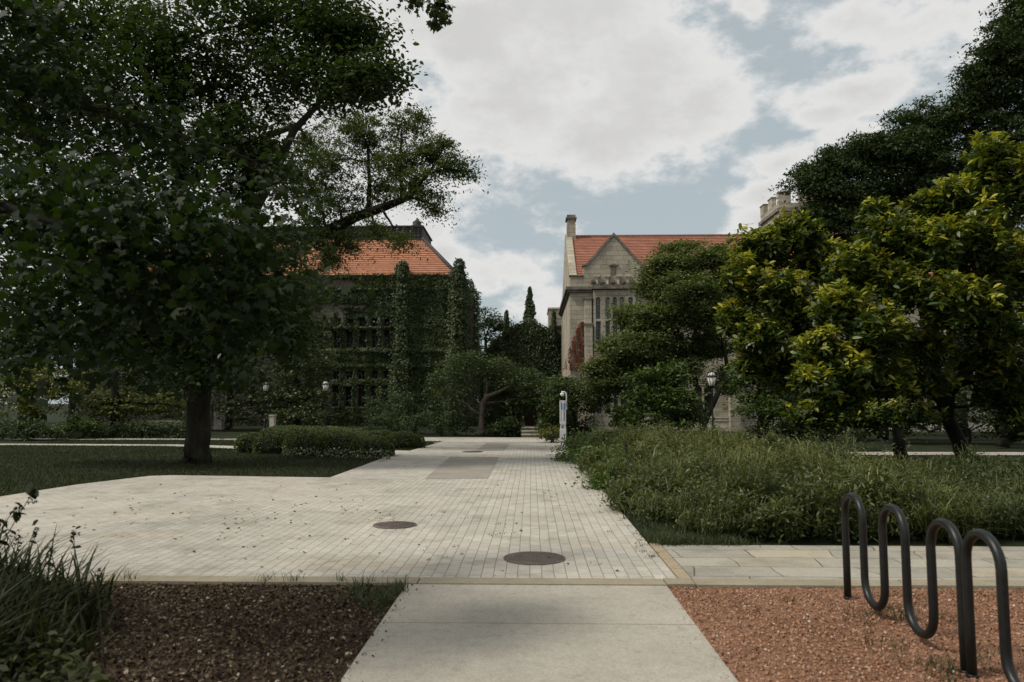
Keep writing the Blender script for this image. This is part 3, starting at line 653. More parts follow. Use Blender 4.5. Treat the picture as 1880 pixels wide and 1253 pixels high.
# ------------------------------------------------------------------ street lamps
def make_lamp():
    root = empty('street_lamp', (0, 0, 0)); h = 2.52
    mb = MB(); mb.lathe(0, 0, [(.13, -.02), (.13, .06), (.095, .1), (.085, .35), (.06, .45), (.042, .5), (.036, 1.4), (.034, 2.3), (.06, 2.36), (.035, 2.4), (.05, h-.04), (.14, h)], 14); mb.build('post', 'black_iron', root)
    mb = MB(); mb.lathe(0, 0, [(.12, h), (.135, h+.02), (.225, h+.40)], 8); mb.build('lantern_glass', 'opal', root)
    mb = MB()
    for i in range(8):
        a = 2*math.pi*i/8; ca, sa = math.cos(a), math.sin(a); mb.tube([(.14*ca, .14*sa, h+.01), (.232*ca, .232*sa, h+.41)], .011, 5)
        mb.tube([(.232*ca, .232*sa, h+.44), (.13*ca, .13*sa, h+.57), (.02*ca, .02*sa, h+.64)], .010, 5)
    mb.lathe(0, 0, [(.24, h+.40), (.255, h+.42), (.235, h+.45)], 16); mb.lathe(0, 0, [(.15, h-.01), (.15, h+.015)], 12); mb.lathe(0, 0, [(.03, h+.63), (.035, h+.66), (.008, h+.72)], 8)
    mb.build('lantern_frame', 'black_iron', root)
    mb = MB(); mb.lathe(0, 0, [(.215, h+.452), (.13, h+.555), (.02, h+.62)], 12); mb.build('lantern_dome', 'opal', root)
    return root
def copy_tree(o, parent=None):
    c = o.copy(); COL.objects.link(c); c.parent = parent
    for ch in list(o.children): copy_tree(ch, c)
    return c
proto = make_lamp()
for i, (px, Y, sc, lb) in enumerate([(597, 46, 1, 'black lamp post with pale lantern standing against the ivy covered wall, behind the hedge'),
        (487, 46, 1, 'black lamp post left of the ivy wall, with its lantern among the branches'),
        (145, 48, .97, 'small distant lamp post at the far left among dark bushes'),
        (1308, 33, 1, 'black lamp post with large pale lantern on the right, in front of the forked tree'),
        (932, 41, .63, 'short lamp post hidden in the dark foliage left of the steps')]):
    o = proto if i == 0 else copy_tree(proto)
    p = P(px, 741, Y); o.location = (p.x, Y, 0); o.scale = (sc, sc, sc); tag(o, lb, 'street lamp', 'campus lamp posts')

# ------------------------------------------------------------------ emergency phone
def phone():
    Y = 30.8; x = P(1033.5, 800, Y).x; root = empty('emergency_phone', (x, Y, 0), 'slim white emergency phone column with camera arm at the plaza edge', 'emergency phone')
    wm = plain('white_paint', (.82, .80, .79), .45, .4, var=.06, nscale=4); dk = plain('grey_slot', (.22, .20, .22), .5); bl = plain('blue_sign', (.10, .22, .36), .4)
    pb = plain('pale_blue_panel', (.48, .60, .68), .4)
    a = .125
    mb = MB(); mb.box(x-a, x+a, Y-a, Y+a, -.02, .68); mb.box(x-a+.02, x+a, Y-a+.03, Y+a, .68, .90); mb.box(x-a, x+a, Y-a, Y+a, .90, 1.50); mb.box(x-a, x+a, Y-a, Y+a, 1.50, 1.87); mb.build('column', wm, root)
    mb = MB(); mb.box(x+.03, x+.075, Y-a-.006, Y-a+.002, 1.02, 1.47); mb.box(x-.085, x-.07, Y-a-.006, Y-a+.002, 1.02, 1.47); mb.build('speaker_slot', dk, root)
    mb = MB(); mb.box(x-.06, x+.02, Y-a+.022, Y-a+.034, .72, .85); mb.build('call_button_plate', dk, root)
    mb = MB(); mb.box(x-.09, x+.10, Y-a-.008, Y-a+.001, 1.50, 1.76); s = mb.build('sign_panel', bl, root)
    mb = MB(); mb.box(x-.03, x+.035, Y-a-.012, Y-a-.009, 1.505, 1.755); mb.build('sign_stripe', pb, s)
    MB().box(x-.10, x-.06, Y-a-.008, Y-a+.001, 1.79, 1.83).build('indicator', dk, root); MB().box(x+.05, x+.09, Y-a-.008, Y-a+.001, 1.79, 1.83).build('indicator', dk, root)
    mb = MB(); pts = [(x+.155, Y, 1.52), (x+.155, Y, 2.08), (x+.14, Y, 2.16), (x+.10, Y, 2.21), (x+.04, Y, 2.225), (x-.05, Y, 2.225)]; mb.tube(pts, .028, 8); mb.box(x+.125, x+.18, Y-.04, Y+.04, 1.5, 1.6); mb.build('camera_arm', wm, root)
    mb = MB(); mb.lathe(x-.02, Y, [(.03, 2.19), (.085, 2.16), (.09, 2.11), (.06, 2.07), (.02, 2.055)], 12); mb.build('camera_dome', wm, root)
phone()

# ------------------------------------------------------------------ buildings: helpers
def wall_open(mb, x0, x1, z0, z1, y, ops, depth=.35, side='y'):
    """front wall at plane y facing -y with rectangular openings; reveals go back by depth"""
    xs = sorted({x0, x1, *[o[0] for o in ops], *[o[1] for o in ops]}); zs = sorted({z0, z1, *[o[2] for o in ops], *[o[3] for o in ops]})
    for i in range(len(xs)-1):
        for j in range(len(zs)-1):
            cx, cz = (xs[i]+xs[i+1])/2, (zs[j]+zs[j+1])/2
            if any(o[0] < cx < o[1] and o[2] < cz < o[3] for o in ops): continue
            mb.add([(xs[i], y, zs[j]), (xs[i+1], y, zs[j]), (xs[i+1], y, zs[j+1]), (xs[i], y, zs[j+1])], [(0, 1, 2, 3)])
    for a, b, c, d in ops:
        mb.add([(a, y, c), (b, y, c), (b, y, d), (a, y, d), (a, y+depth, c), (b, y+depth, c), (b, y+depth, d), (a, y+depth, d)], [(0, 4, 5, 1), (3, 2, 6, 7), (0, 3, 7, 4), (1, 5, 6, 2)])
def window(parent, a, b, c, d, y, nx=3, nz=6, arch=False, pane='glass', frame='lead', t=.035):
    mb = MB(); mb.box(a, a+t*1.6, y, y+.08, c, d); mb.box(b-t*1.6, b, y, y+.08, c, d); mb.box(a+t*1.6, b-t*1.6, y, y+.08, c, c+t*1.6); mb.box(a+t*1.6, b-t*1.6, y, y+.08, d-t*1.6, d)
    for i in range(1, nx): x = a+(b-a)*i/nx; mb.box(x-t*.25, x+t*.25, y+.02, y+.05, c+t*1.6, d-t*1.6)
    for j in range(1, nz): z = c+(d-c)*j/nz; mb.box(a+t*1.6, b-t*1.6, y+.021, y+.049, z-t*.25, z+t*.25)
    w = mb.build('window', frame, parent)
    if arch:
        mb = MB(); n = 8; r = (b-a)/2; cx = (a+b)/2; hh = r*1.1
        for s in (-1, 1):
            pts = [(cx+s*r, d+.002)]+[(cx+s*r*math.cos(q), d-hh+hh*math.sin(q)) for q in np.linspace(0, math.pi/2, n)]
            if s < 0: pts = pts[::-1]
            mb.xz_prism(pts, y-.10, y+.01)
        mb.build('arch_head', 'limestone_trim', w)
    mb = MB(); mb.box(a+.01, b-.01, y+.055, y+.065, c+.01, d-.01); mb.build('pane', pane, w)
    return w
def tiled(mb, a, b, c, d, courses, lip=.05):
    """roof slope a,b (eave left,right) d,c (top left,right) as overlapping courses"""
    a, b, c, d = map(Vector, (a, b, c, d)); nrm = (b-a).cross(d-a).normalized()
    if nrm.z < 0: nrm = -nrm
    for i in range(courses):
        t0, t1 = i/courses, (i+1)/courses; l0, r0 = a.lerp(d, t0), b.lerp(c, t0); l1, r1 = a.lerp(d, t1), b.lerp(c, t1)
        mb.add([l0, r0, r0+nrm*lip, l0+nrm*lip, l1, r1], [(0, 1, 2, 3), (3, 2, 5, 4)])
def ivy(name, label, pts, origin, mat='lf_ivy', leaf=.2, bias=(0, -1.0, 0), tbase=.42, up=.25, tf=.6):
    p = np.asarray(pts); V, k = leaves(p, leaf*(.6+.8*rng.random(len(p))), 'broad', up, bias=bias)
    tn = tbase+.20*swirl(p, 31, tf)+.16*swirl(p, 32, 2.6)+rng.normal(size=len(p))*.14
    return tag(np_mesh(name, V, k, mat, None, tn, origin=origin), label, 'ivy')
def wall_pts(n, x0, x1, z0, z1, y, ops, thick=.28, bare=(), ridges=(), sgn=-1, edge=.12):
    x = rng.uniform(x0, x1, n); z = rng.uniform(z0, z1, n); k = np.ones(n, bool)
    w = .10*np.sin(x*5)+.10*np.sin(z*7+x*3)
    for a, b, c, d in ops: k &= ~((x > a+w*.5+edge*0) & (x < b-w*.5) & (z > c+.1*np.abs(w)) & (z < d+w*.6-.05)) | (rng.random(n) < .015)
    for bx, bz, rx, rz in bare: k &= (((x-bx)/rx)**2+((z-bz)/rz)**2+.5*np.sin(x*6+z*3)*.6+.3*np.sin(z*15) > 1)
    x, z = x[k], z[k]; n = len(x); p = np.stack([x, np.zeros(n), z], 1)
    bul = .5+.5*swirl(p, 77, 1.1)+.35*swirl(p, 78, 3.5); th = thick*(.3+np.clip(bul, 0, 1.4))
    for rz in ridges: th = th+.10*np.exp(-((z-rz)/.14)**2)
    p[:, 1] = y+sgn*th*(.55+.45*rng.random(n)); return p
def box_pts(n, x0, x1, y0, y1, z0, z1, out=.18, top=True):
    """points over the front, sides and top of a pier"""
    r = []
    A = [(x1-x0)*(z1-z0), (y1-y0)*(z1-z0), (y1-y0)*(z1-z0), (x1-x0)*(y1-y0)*(2 if top else 0)]; t = sum(A)
    for i, ar in enumerate(A):
        k = int(n*ar/t); u, v = rng.random(k), rng.random(k); w = np.abs(rng.normal(size=k))*out
        if i == 0: q = np.stack([x0+(x1-x0)*u, y0-w, z0+(z1-z0)*v], 1)
        elif i == 1: q = np.stack([x0-w, y0+(y1-y0)*u, z0+(z1-z0)*v], 1)
        elif i == 2: q = np.stack([x1+w, y0+(y1-y0)*u, z0+(z1-z0)*v], 1)
        else: q = np.stack([x0+(x1-x0)*u, y0+(y1-y0)*v, z1+w], 1)
        r.append(q)
    r = np.concatenate(r); return r+rng.normal(size=r.shape)*.04
def lump_pts(n, c, r):
    d = norm(rng.normal(size=(n, 3))); q = d*(.75+.3*rng.random((n, 1)))*np.array(r)*(1+.18*swirl(d*2+np.array(c), 9, 2.2))[:, None]; return q+np.array(c)

# ------------------------------------------------------------------ left ivy building
def left_building():
    Y = 58.0; q = lambda px, py, y=Y: P(px, py, y)
    xr = q(832, 600).x; xl = -36.0; ze = q(700, 507).z; D = 16
    root = empty('ivy_hall', ((xl+xr)/2, Y, 0), 'large hall with orange tiled hip roof, its walls covered in dark ivy', 'building')
    ops = []; rowz = [(q(0+700, 640).z, q(700, 605).z), (q(700, 601).z, q(700, 583).z), (q(700, 698).z, q(700, 679).z), (q(700, 748).z, q(700, 706).z)]
    cols = [(608, 624), (632, 647), (655, 671), (679, 694), (702, 717)]; wins = []
    for a, b in cols:
        xa, xb = q(a, 700).x, q(b, 700).x
        for c, d in rowz: ops.append((xa, xb, c, d))
    xa, xb = q(780, 700).x, q(792, 700).x; ops.append((xa, xb, q(780, 700).z, q(780, 679).z))
    for k in range(4):      # windows further left, behind the trees
        xa = -19.5-4*k; ops += [(xa, xa+.8, rowz[0][0], rowz[0][1]), (xa+1.1, xa+1.9, rowz[0][0], rowz[0][1]), (xa, xa+.8, rowz[3][0], rowz[3][1]), (xa+1.1, xa+1.9, rowz[3][0], rowz[3][1])]
    mb = MB(); wall_open(mb, xl, xr, -.05, ze, Y, ops, .45)
    mb.add([(xr, Y, -.05), (xr, Y+D, -.05), (xr, Y+D, ze), (xr, Y, ze)], [(0, 1, 2, 3)]); mb.add([(xl, Y, -.05), (xl, Y+D, -.05), (xl, Y+D, ze), (xl, Y, ze)], [(3, 2, 1, 0)]); mb.add([(xl, Y+D, -.05), (xr, Y+D, -.05), (xr, Y+D, ze), (xl, Y+D, ze)], [(3, 2, 1, 0)])
    mb.build('wall', 'old_stone', root)
    for o in ops: window(root, *o, Y+.30, 2, max(2, int((o[3]-o[2])/.8)), frame='old_stone', pane='dark_glass', t=.045)
    mb = MB()
    zz = q(650, 699.5).z
    for a, b in cols: mb.box(q(a, 700).x-.05, q(b, 700).x+.05, Y-.14, Y+.2, zz-.14, zz+.02)
    mb.box(xl, xr+.1, Y-.16, Y-.002, ze-1.15, ze-1.0); mb.build('string_course', 'limestone_trim', root)
    # piers
    for a, b, t, pj in ((728, 748, 524, .6), (830, 850, 500, .9)):
        mb = MB(); x0, x1 = q(a, 700).x, q(b, 700).x; zt = q(a, t).z; mb.box(x0-.15, x1+.15, Y-pj, Y-.003, -.05, zt*.45); mb.box(x0, x1, Y-pj*.75, Y-.004, zt*.45, zt); mb.build('buttress', 'old_stone', root)
    mb = MB(); x0, x1 = q(852, 700, 62).x, q(869, 700, 62).x; mb.box(x0-.1, x1, 61.5, 64, -.05, q(860, 540, 62).z); mb.build('buttress', 'old_stone', root)
    # roof
    ov = .3; yt = Y+5.2; zt = P(700, 441, yt).z; xt = P(776, 441, yt).x
    mb = MB(); tiled(mb, (xl-ov, Y-ov, ze), (xr+ov, Y-ov, ze), (xt, yt, zt), (xl+5, yt, zt), 19, .06)
    tiled(mb, (xr+ov, Y-ov, ze), (xr+ov, Y+D+ov, ze), (xt, Y+D-5.2, zt), (xt, yt, zt), 19, .06)
    mb.add([(xl-ov, Y+D+ov, ze), (xr+ov, Y+D+ov, ze), (xt, Y+D-5.2, zt), (xl+5, Y+D-5.2, zt)], [(0, 3, 2, 1)]); mb.build('roof', 'tile_orange', root)
    mb = MB(); mb.tube([(xr+ov, Y-ov, ze+.08), (xt, yt, zt+.1)], .16, 6); mb.build('hip_ridge', 'slate', root)
    z2 = P(700, 415, yt).z; mb = MB(); mb.box(xl+5, xt-.02, yt+.05, Y+D-5.2, zt-.1, z2-.12)
    for i in range(7): z = zt+.05+(z2-zt)*i/7; mb.box(xl+4.9, xt+.03, yt-.02, yt+.045, z, z+.07)
    for i in range(60): x = xt-i*.35; mb.box(x-.03, x+.03, yt-.06, yt-.021, zt, z2-.13)
    mb.box(xl+4.8, xt+.08, yt-.1, Y+D-5.0, z2-.11, z2); mb.box(xl+4.8, xt+.08, yt-.15, yt-.05, zt-.02, zt+.12)
    mb.build('roof_deck', 'slate', root)
    c = P(765, 420, yt+.4); mb = MB(); mb.lathe(c.x, yt+.6, [(.5, z2-.9), (.5, z2), (.55, z2+.1), (.35, z2+.25), (.42, z2+.42), (.12, z2+.65), (.05, z2+.85)], 10); mb.build('finial', 'slate', root)
    # ivy
    bare = [(q(628, 521).x, q(628, 521).z, 1.3, .36), (q(680, 517).x, q(680, 517).z, .55, .12), (q(615, 561).x, q(620, 561).z, 1.3, .3), (q(662, 562).x, q(662, 562).z, .7, .16), (q(808, 603).x, q(808, 603).z, .3, .2), (q(800, 517).x, q(800, 517).z, .28, .12), (q(835, 560).x, q(835, 560).z, .25, .9), (-16, ze-3, 1.5, .7)]
    p1 = wall_pts(90000, -20, xr+.1, 0, ze+.02, Y, ops, .30, bare, (ze-1.05, q(700, 645).z, q(700, 672).z, q(700, 601).z))
    p1b = wall_pts(9000, xl, -20, 0, ze, Y, ops, .3)
    L_ = [p1, p1b]
    for a, b, t, pj in ((728, 748, 524, .6), (830, 850, 500, .9)):
        x0, x1 = q(a, 700).x, q(b, 700).x; zt_ = q(a, t).z
        L_.append(box_pts(4200, x0-.15, x1+.15, Y-pj, Y, 0, zt_*.45)); L_.append(box_pts(4200, x0, x1, Y-pj*.75, Y, zt_*.45, zt_))
    for i in range(7):
        for pxx, a, b, yy in ((739, 487, 522, Y-.5), (842, 480, 700, Y-.6), (862, 520, 720, 62)):
            c = P(pxx+random.uniform(-2, 2), a+(b-a)*i/7+8, yy); r = .32+.22*random.random() if i else .28
            if pxx == 739: r = (.40 if i < 3 else .12); c.y = Y-.35
            L_.append(lump_pts(520, c, (r+.15, r+.1, r+.35)))
    x0 = q(852, 700, 62).x; L_.append(box_pts(5200, x0-.3, x0+.9, 61.3, 64, 0, P(860, 535, 62).z))
    k = 8000; L_.append(np.stack([xr+rng.random(k)*.35, Y+rng.random(k)*14, rng.random(k)*ze], 1))
    ivy('wall_ivy', 'dark green ivy covering the whole front of the left hall', np.concatenate(L_), ((xl+xr)/2, Y, 0))
    ivy('parapet_ivy', 'lighter ivy strip running along the foot of the orange roof', wall_pts(5000, -20, xr, ze-.95, ze+.12, Y-.1, [], .25, bare), (xr, Y, 0), tbase=.75)
left_building()

# ------------------------------------------------------------------ right stone building
def right_building():
    Y = 48.0; q = lambda px, py, y=Y: P(px, py, y)
    xl = q(1047, 650).x; xr = 34.0; zc = q(1100, 533).z; zp = q(1060, 508).z; D = 13.5
    root = empty('stone_hall', ((xl+xr)/2, Y+D/2, 0), 'pale limestone gothic hall with red tiled roof and chimney, right of the gate', 'building')
    # windows: bay lights
    bay = (q(1089, 600).x, q(1166, 600).x); yb = Y-.45
    lights = [(1094, 1103.5), (1111.5, 1120.5), (1125, 1134), (1138, 1147), (1154, 1163)]
    ops = []; z1t, z1b, z2t, z2b, z3t, z3b = q(1100, 546, yb).z, q(1100, 586, yb).z, q(1100, 590, yb).z, q(1100, 632, yb).z, q(1100, 665, yb).z, q(1100, 760, yb).z
    for a, b in lights:
        xa, xb = q(a, 600, yb).x, q(b, 600, yb).x; ops += [(xa, xb, z1b, z1t), (xa, xb, z2b, z2t), (xa, xb, z3b, z3t)]
    mb = MB(); wall_open(mb, bay[0], bay[1], -.05, zc-.05, yb, ops, .30)
    for x in bay: mb.add([(x, yb, -.05), (x, Y+.01, -.05), (x, Y+.01, zc-.05), (x, yb, zc-.05)], [(0, 1, 2, 3)])
    mb.build('bay', 'limestone', root)
    for k, o in enumerate(ops): window(root, *o, yb+.12, 3, 9 if k % 3 == 0 else 6, arch=(k % 3 != 1), t=.016, pane='pane_blind' if k in (3, 9) else 'glass')
    # main wall with further window bays to the right
    ow = []
    for c in (8.6, 10.4, 14.4, 15.9, 17.4, 21.5, 23, 24.5):
        ow += [(c, c+.62, .95, 2.9), (c+.72, c+1.34, .95, 2.9), (c, c+.62, 4.6, 6.4), (c+.72, c+1.34, 4.6, 6.4)]
    ow = [(a, b, c, d) for a, b, c, d in ow]
    mb = MB(); wall_open(mb, xl, bay[0], -.05, zc, Y, []); wall_open(mb, bay[0], bay[1], zc-.06, zc, Y, []); wall_open(mb, bay[1], xr, -.05, zc, Y, ow)
    mb.add([(xl, Y, -.05), (xl, Y+D, -.05), (xl, Y+D, zc), (xl, Y, zc)], [(3, 2, 1, 0)]); mb.add([(xr, Y, -.05), (xr, Y+D, -.05), (xr, Y+D, zc), (xr, Y, zc)], [(0, 1, 2, 3)]); mb.add([(xl, Y+D, -.05), (xr, Y+D, -.05), (xr, Y+D, zc), (xl, Y+D, zc)], [(3, 2, 1, 0)])
    mb.build('wall', 'limestone', root)
    for o in ow: window(root, *o, Y+.15, 3, 6, arch=True, frame='dark_frame', pane='dark_glass')
    # base moulding
    mb = MB(); mb.box(xl-.12, bay[0]-.002, Y-.16, Y-.003, -.03, .62); mb.box(bay[1]+.002, xr, Y-.16, Y-.003, -.03, .62); mb.box(bay[1]+.003, xr, Y-.20, Y-.004, .622, .72); mb.box(bay[1]+.003, xr, Y-.09, Y-.002, .80, .9); mb.build('plinth', 'limestone_trim', root)
    # cornice with dark weathering
    mb = MB(); mb.box(xl-.28, xr, Y-.30, Y+.1, zc+.002, zc+.20); mb.box(xl-.16, xr, Y-.18, Y-.005, zc-.16, zc+.001); mb.box(bay[0]-.1, bay[1]+.1, yb-.16, Y-.303, zc+.0, zc+.19)
    mb.box(xl-.28, xl-.002, Y+.1, Y+D, zc+.001, zc+.20); mb.box(xl-.15, xl-.003, Y+.1, Y+D, zc-.16, zc+.0); mb.build('cornice', 'weathered_trim', root)
    # parapet + coping
    gl, gr = q(1071, 500).x, q(1183, 500).x
    mb = MB(); mb.box(xl+.02, gl-.002, Y-.02, Y+.35, zc+.201, zp); mb.box(gr+.002, xr, Y-.02, Y+.35, zc+.201, zp-.25); mb.build('parapet', 'limestone', root)
    mb = MB(); mb.box(xl-.04, gl-.004, Y-.10, Y+.40, zp+.001, zp+.09); mb.box(gr+.004, xr, Y-.1, Y+.4, zp-.249, zp-.16); mb.build('coping', 'weathered_trim', root)
    # front gable
    zk = q(1071, 489).z; pk = q(1126.5, 434); niche = (q(1121, 500).x, q(1132, 500).x, q(1126, 508).z, q(1126, 489).z)
    s = 4.2/5
    mb = MB(); wall_open(mb, gl, gr, zc+.201, zk, Y-.06, [niche], .22)
    mb.add([(gl, Y-.06, zk), (gr, Y-.06, zk), (pk.x, Y-.06, pk.z)], [(0, 1, 2)])
    mb.add([(gl, Y-.06, zc+.2), (gl, Y+.5, zc+.2), (gl, Y+.5, zk), (gl, Y-.06, zk)], [(3, 2, 1, 0)]); mb.add([(gr, Y-.06, zc+.2), (gr, Y+.5, zc+.2), (gr, Y+.5, zk), (gr, Y-.06, zk)], [(0, 1, 2, 3)])
    mb.add([(gl, Y+.5, zk), (gr, Y+.5, zk), (pk.x, Y+.5, pk.z)], [(2, 1, 0)])
    mb.box(niche[0]-.01, niche[1]+.01, Y+.12, Y+.2, niche[2]-.01, niche[3]+.01); mb.build('gable', 'limestone', root)
    mb = MB(); g0 = Vector((gl-.08, 0, zk)); g1 = Vector((gr+.08, 0, zk)); pp = Vector((pk.x, 0, pk.z))
    for a in (g0, g1):
        sgn = 1 if a.x < pp.x else -1; e = a+Vector((sgn*.34, 0, .0)); poly = [(e.x, e.z), (pp.x, pp.z-.0), (pp.x, pp.z+.22), (e.x-sgn*.10, e.z+.12)]
        mb.xz_prism(poly if sgn > 0 else poly[::-1], Y-.14, Y+.55); mb.box(min(a.x, e.x-sgn*.02), max(a.x, e.x-sgn*.02), Y-.15, Y+.56, a.z-.02, a.z+.10)
    mb.build('gable_coping', 'weathered_trim', root)
    # niche hood and carved frieze
    mb = MB(); mb.xz_prism([(niche[0]-.12, niche[3]-.02), (niche[0]-.12, niche[3]+.05), ((niche[0]+niche[1])/2, niche[3]+.16), (niche[1]+.12, niche[3]+.05), (niche[1]+.12, niche[3]-.02), ((niche[0]+niche[1])/2, niche[3]+.08)], Y-.13, Y-.062); mb.build('niche_hood', 'weathered_trim', root)
    zf0, zf1 = q(1100, 530).z, q(1100, 508).z
    for i, px in enumerate((1089, 1096, 1105, 1115, 1125, 1135, 1144, 1153, 1161)):
        x = q(px, 520).x; mb = MB(); hi = i % 2 == 0; zt = zf1-(.0 if not hi else .12); w = .15
        if not hi:
            mb.box(x-.17, x+.17, Y-.26, Y-.062, zf1-.05, zf1+.06); mb.box(x-.12, x+.12, Y-.2, Y-.063, zf1-.16, zf1-.052); mb.xz_prism([(x-.05, zf0+.25), (x+.05, zf0+.25), (x+.08, zf1-.17), (x-.08, zf1-.17)], Y-.16, Y-.064)
        else:
            mb.xz_prism([(x-w, zf1-.32), (x, zf1-.20), (x+w, zf1-.32), (x+w*.7, zf1-.42), (x-w*.7, zf1-.42)], Y-.22, Y-.062)
            for s_ in (-.8, 0, .8): mb.lathe(x+s_*w, Y-.13, [(.01, zf1-.52), (.06, zf1-.47), (.055, zf1-.43), (.01, zf1-.40)], 6)
            mb.box(x-.03, x+.03, Y-.12, Y-.064, zf0, zf1-.5)
        mb.build('carved_ornament', 'weathered_trim' if hi else 'limestone_trim', root)
    # buttresses
    x0, x1 = q(1072.5, 600).x, q(1086, 600).x; mb = MB(); z_a, z_b = q(1080, 551).z, q(1080, 599).z
    mb.box(x0, x1, Y-.75, Y-.004, -.02, z_b); mb.box(x0+.02, x1-.02, Y-.42, Y-.005, z_b+.002, z_a); mb.build('buttress', 'limestone', root)
    mb = MB(); mb.box(x0-.05, x1+.05, Y-.80, Y-.43, z_b+.003, z_b+.10); mb.box(x0-.03, x1+.04, Y-.48, Y-.006, z_a+.002, z_a+.14); mb.build('buttress_cap', 'weathered_trim', root)
    for x in (7.2, 12.6, 19.6, 26.5):
        mb = MB(); mb.box(x, x+.6, Y-.7, Y-.21, -.02, 4.2); mb.box(x+.02, x+.58, Y-.4, Y-.006, 4.202, 6.6); mb.build('buttress', 'limestone', root)
    # roof
    yr = Y+D/2; zr = P(1200, 434, yr).z; er = zp-.25
    mb = MB(); tiled(mb, (xl+.55, Y+.36, er), (xr+.4, Y+.36, er), (xr+.4, yr, zr), (xl+.55, yr, zr), 27, .045)
    mb.add([(xl+.55, Y+D, er), (xr, Y+D, er), (xr, yr, zr), (xl+.55, yr, zr)], [(0, 3, 2, 1)]); mb.build('roof', 'tile_red', root)
    mb = MB(); x = xl+.8
    while x < xr: mb.box(x, x+.28, yr-.12, yr+.12, zr-.02, zr+.09); x += .3
    mb.build('ridge_tiles', 'tile_red', root)
    # gable dormer roof behind front gable
    mb = MB(); yk = Y+.5+(pk.z-er)/(zr-er)*(yr-Y-.36); mb.add([(gl, Y+.5, zk-.1), (pk.x, Y+.5, pk.z), (pk.x, yk, pk.z-.02), (gr, Y+.5, zk-.1)], [(0, 1, 2), (3, 2, 1)]); mb.build('dormer_roof', 'tile_red', root)
    # end gable parapet (raking) and chimney
    mb = MB(); e0 = zp-.1
    prof = [(Y-.01, zc+.2), (Y-.01, e0+.05), (Y+.9, e0+.35), (yr-.2, zr+.12), (yr+.2, zr+.12), (Y+D-.9, e0+.35), (Y+D, e0+.05), (Y+D, zc+.2)]
    n = len(prof); v = [(xl+.03, y, z) for y, z in prof]+[(xl+.52, y, z) for y, z in prof]
    mb.add(v, [tuple(range(n)), tuple(range(n, 2*n))[::-1]]+[(i, n+i, n+(i+1) % n, (i+1) % n) for i in range(n)]); mb.build('end_gable', 'limestone', root)
    cx0, cx1 = P(1040.5, 420, yr).x, P(1056, 420, yr).x; zt = P(1049, 398, yr).z; zb = zr-.5
    mb = MB(); mb.box(cx0, cx1, yr-.55, yr+.55, zb, zt-.7); mb.box(cx0+.03, cx1-.03, yr-.5, yr+.5, zt-.7, zt-.3); mb.build('chimney', 'limestone', root)
    mb = MB(); mb.box(cx0-.08, cx1+.08, yr-.63, yr+.63, zt-.30, zt-.18); mb.box(cx0+.0, cx1-.0, yr-.56, yr+.56, zt-.178, zt); mb.build('chimney_cap', 'weathered_trim', root)
    # downpipe
    mb = MB(); mb.tube([(q(1036.5, 600, Y+D*.9).x-.15, Y+D*.9, 0), (q(1036.5, 600, Y+D*.9).x-.15, Y+D*.9, zc-.2)], .07, 6); mb.build('downpipe', 'black_iron', root)
    # red vine on the corner
    pts = []
    for _ in range(13000):
        t = random.random(); zz = q(1060, 680).z+(q(1060, 592).z-q(1060, 680).z)*t**.9
        cx = q(1060+9*t, 650).x; w = .85*(1-t)**.7+.08
        x = cx+random.uniform(-1, 1)*w*random.choice((.3, .6, 1)); 
        if math.sin(x*17+zz*2)+math.sin(x*9-zz*3)*.5 > -.3: pts.append((x, Y-.06-random.random()*.12, zz))
    for _ in range(1500): pts.append((q(1086, 650).x+random.gauss(0, .2)+.35*random.random(), Y-.8-random.random()*.1, q(1080, 690).z+random.random()**2*1.2))
    ivy('red_vine', 'thin reddish vine climbing the pale corner of the stone hall', pts, (xl, Y, 0), 'lf_red', .10, tbase=.7)
    # tower
    Yt = 70; x0 = P(1430, 380, Yt).x; z1 = P(1430, 352, Yt).z; zl = P(1430, 385, Yt).z; tw = 7.0; td = 5.6
    rt = empty('stone_tower', (x0+tw/2, Yt+td/2, 0), 'crenellated pale stone tower rising behind the red roof on the right', 'tower')
    mb = MB(); mb.box(x0, x0+tw, Yt, Yt+td, 0, z1-1.1); mb.build('wall', 'limestone', rt)
    mb = MB(); mb.box(x0-.2, x0+tw+.2, Yt-.2, Yt+td+.2, zl-.2, zl+.12); mb.build('string_course', 'weathered_trim', rt)
    for i in range(4):
        a = x0+i*tw/3.6; mb = MB(); mb.box(a, a+1.15, Yt-.03, Yt+.4, z1-1.101, z1-.12); mb.build('merlon', 'limestone', rt)
        mb = MB(); mb.box(a-.05, a+1.2, Yt-.08, Yt+.45, z1-.119, z1); mb.build('merlon_cap', 'weathered_trim', rt)
    for a in (Yt+1.9, Yt+td-1.15):
        mb = MB(); mb.box(x0-.03, x0+.4, a, a+1.15, z1-1.101, z1-.12); mb.build('merlon', 'limestone', rt)
        mb = MB(); mb.box(x0-.08, x0+.45, a-.05, a+1.2, z1-.119, z1); mb.build('merlon_cap', 'weathered_trim', rt)
right_building()

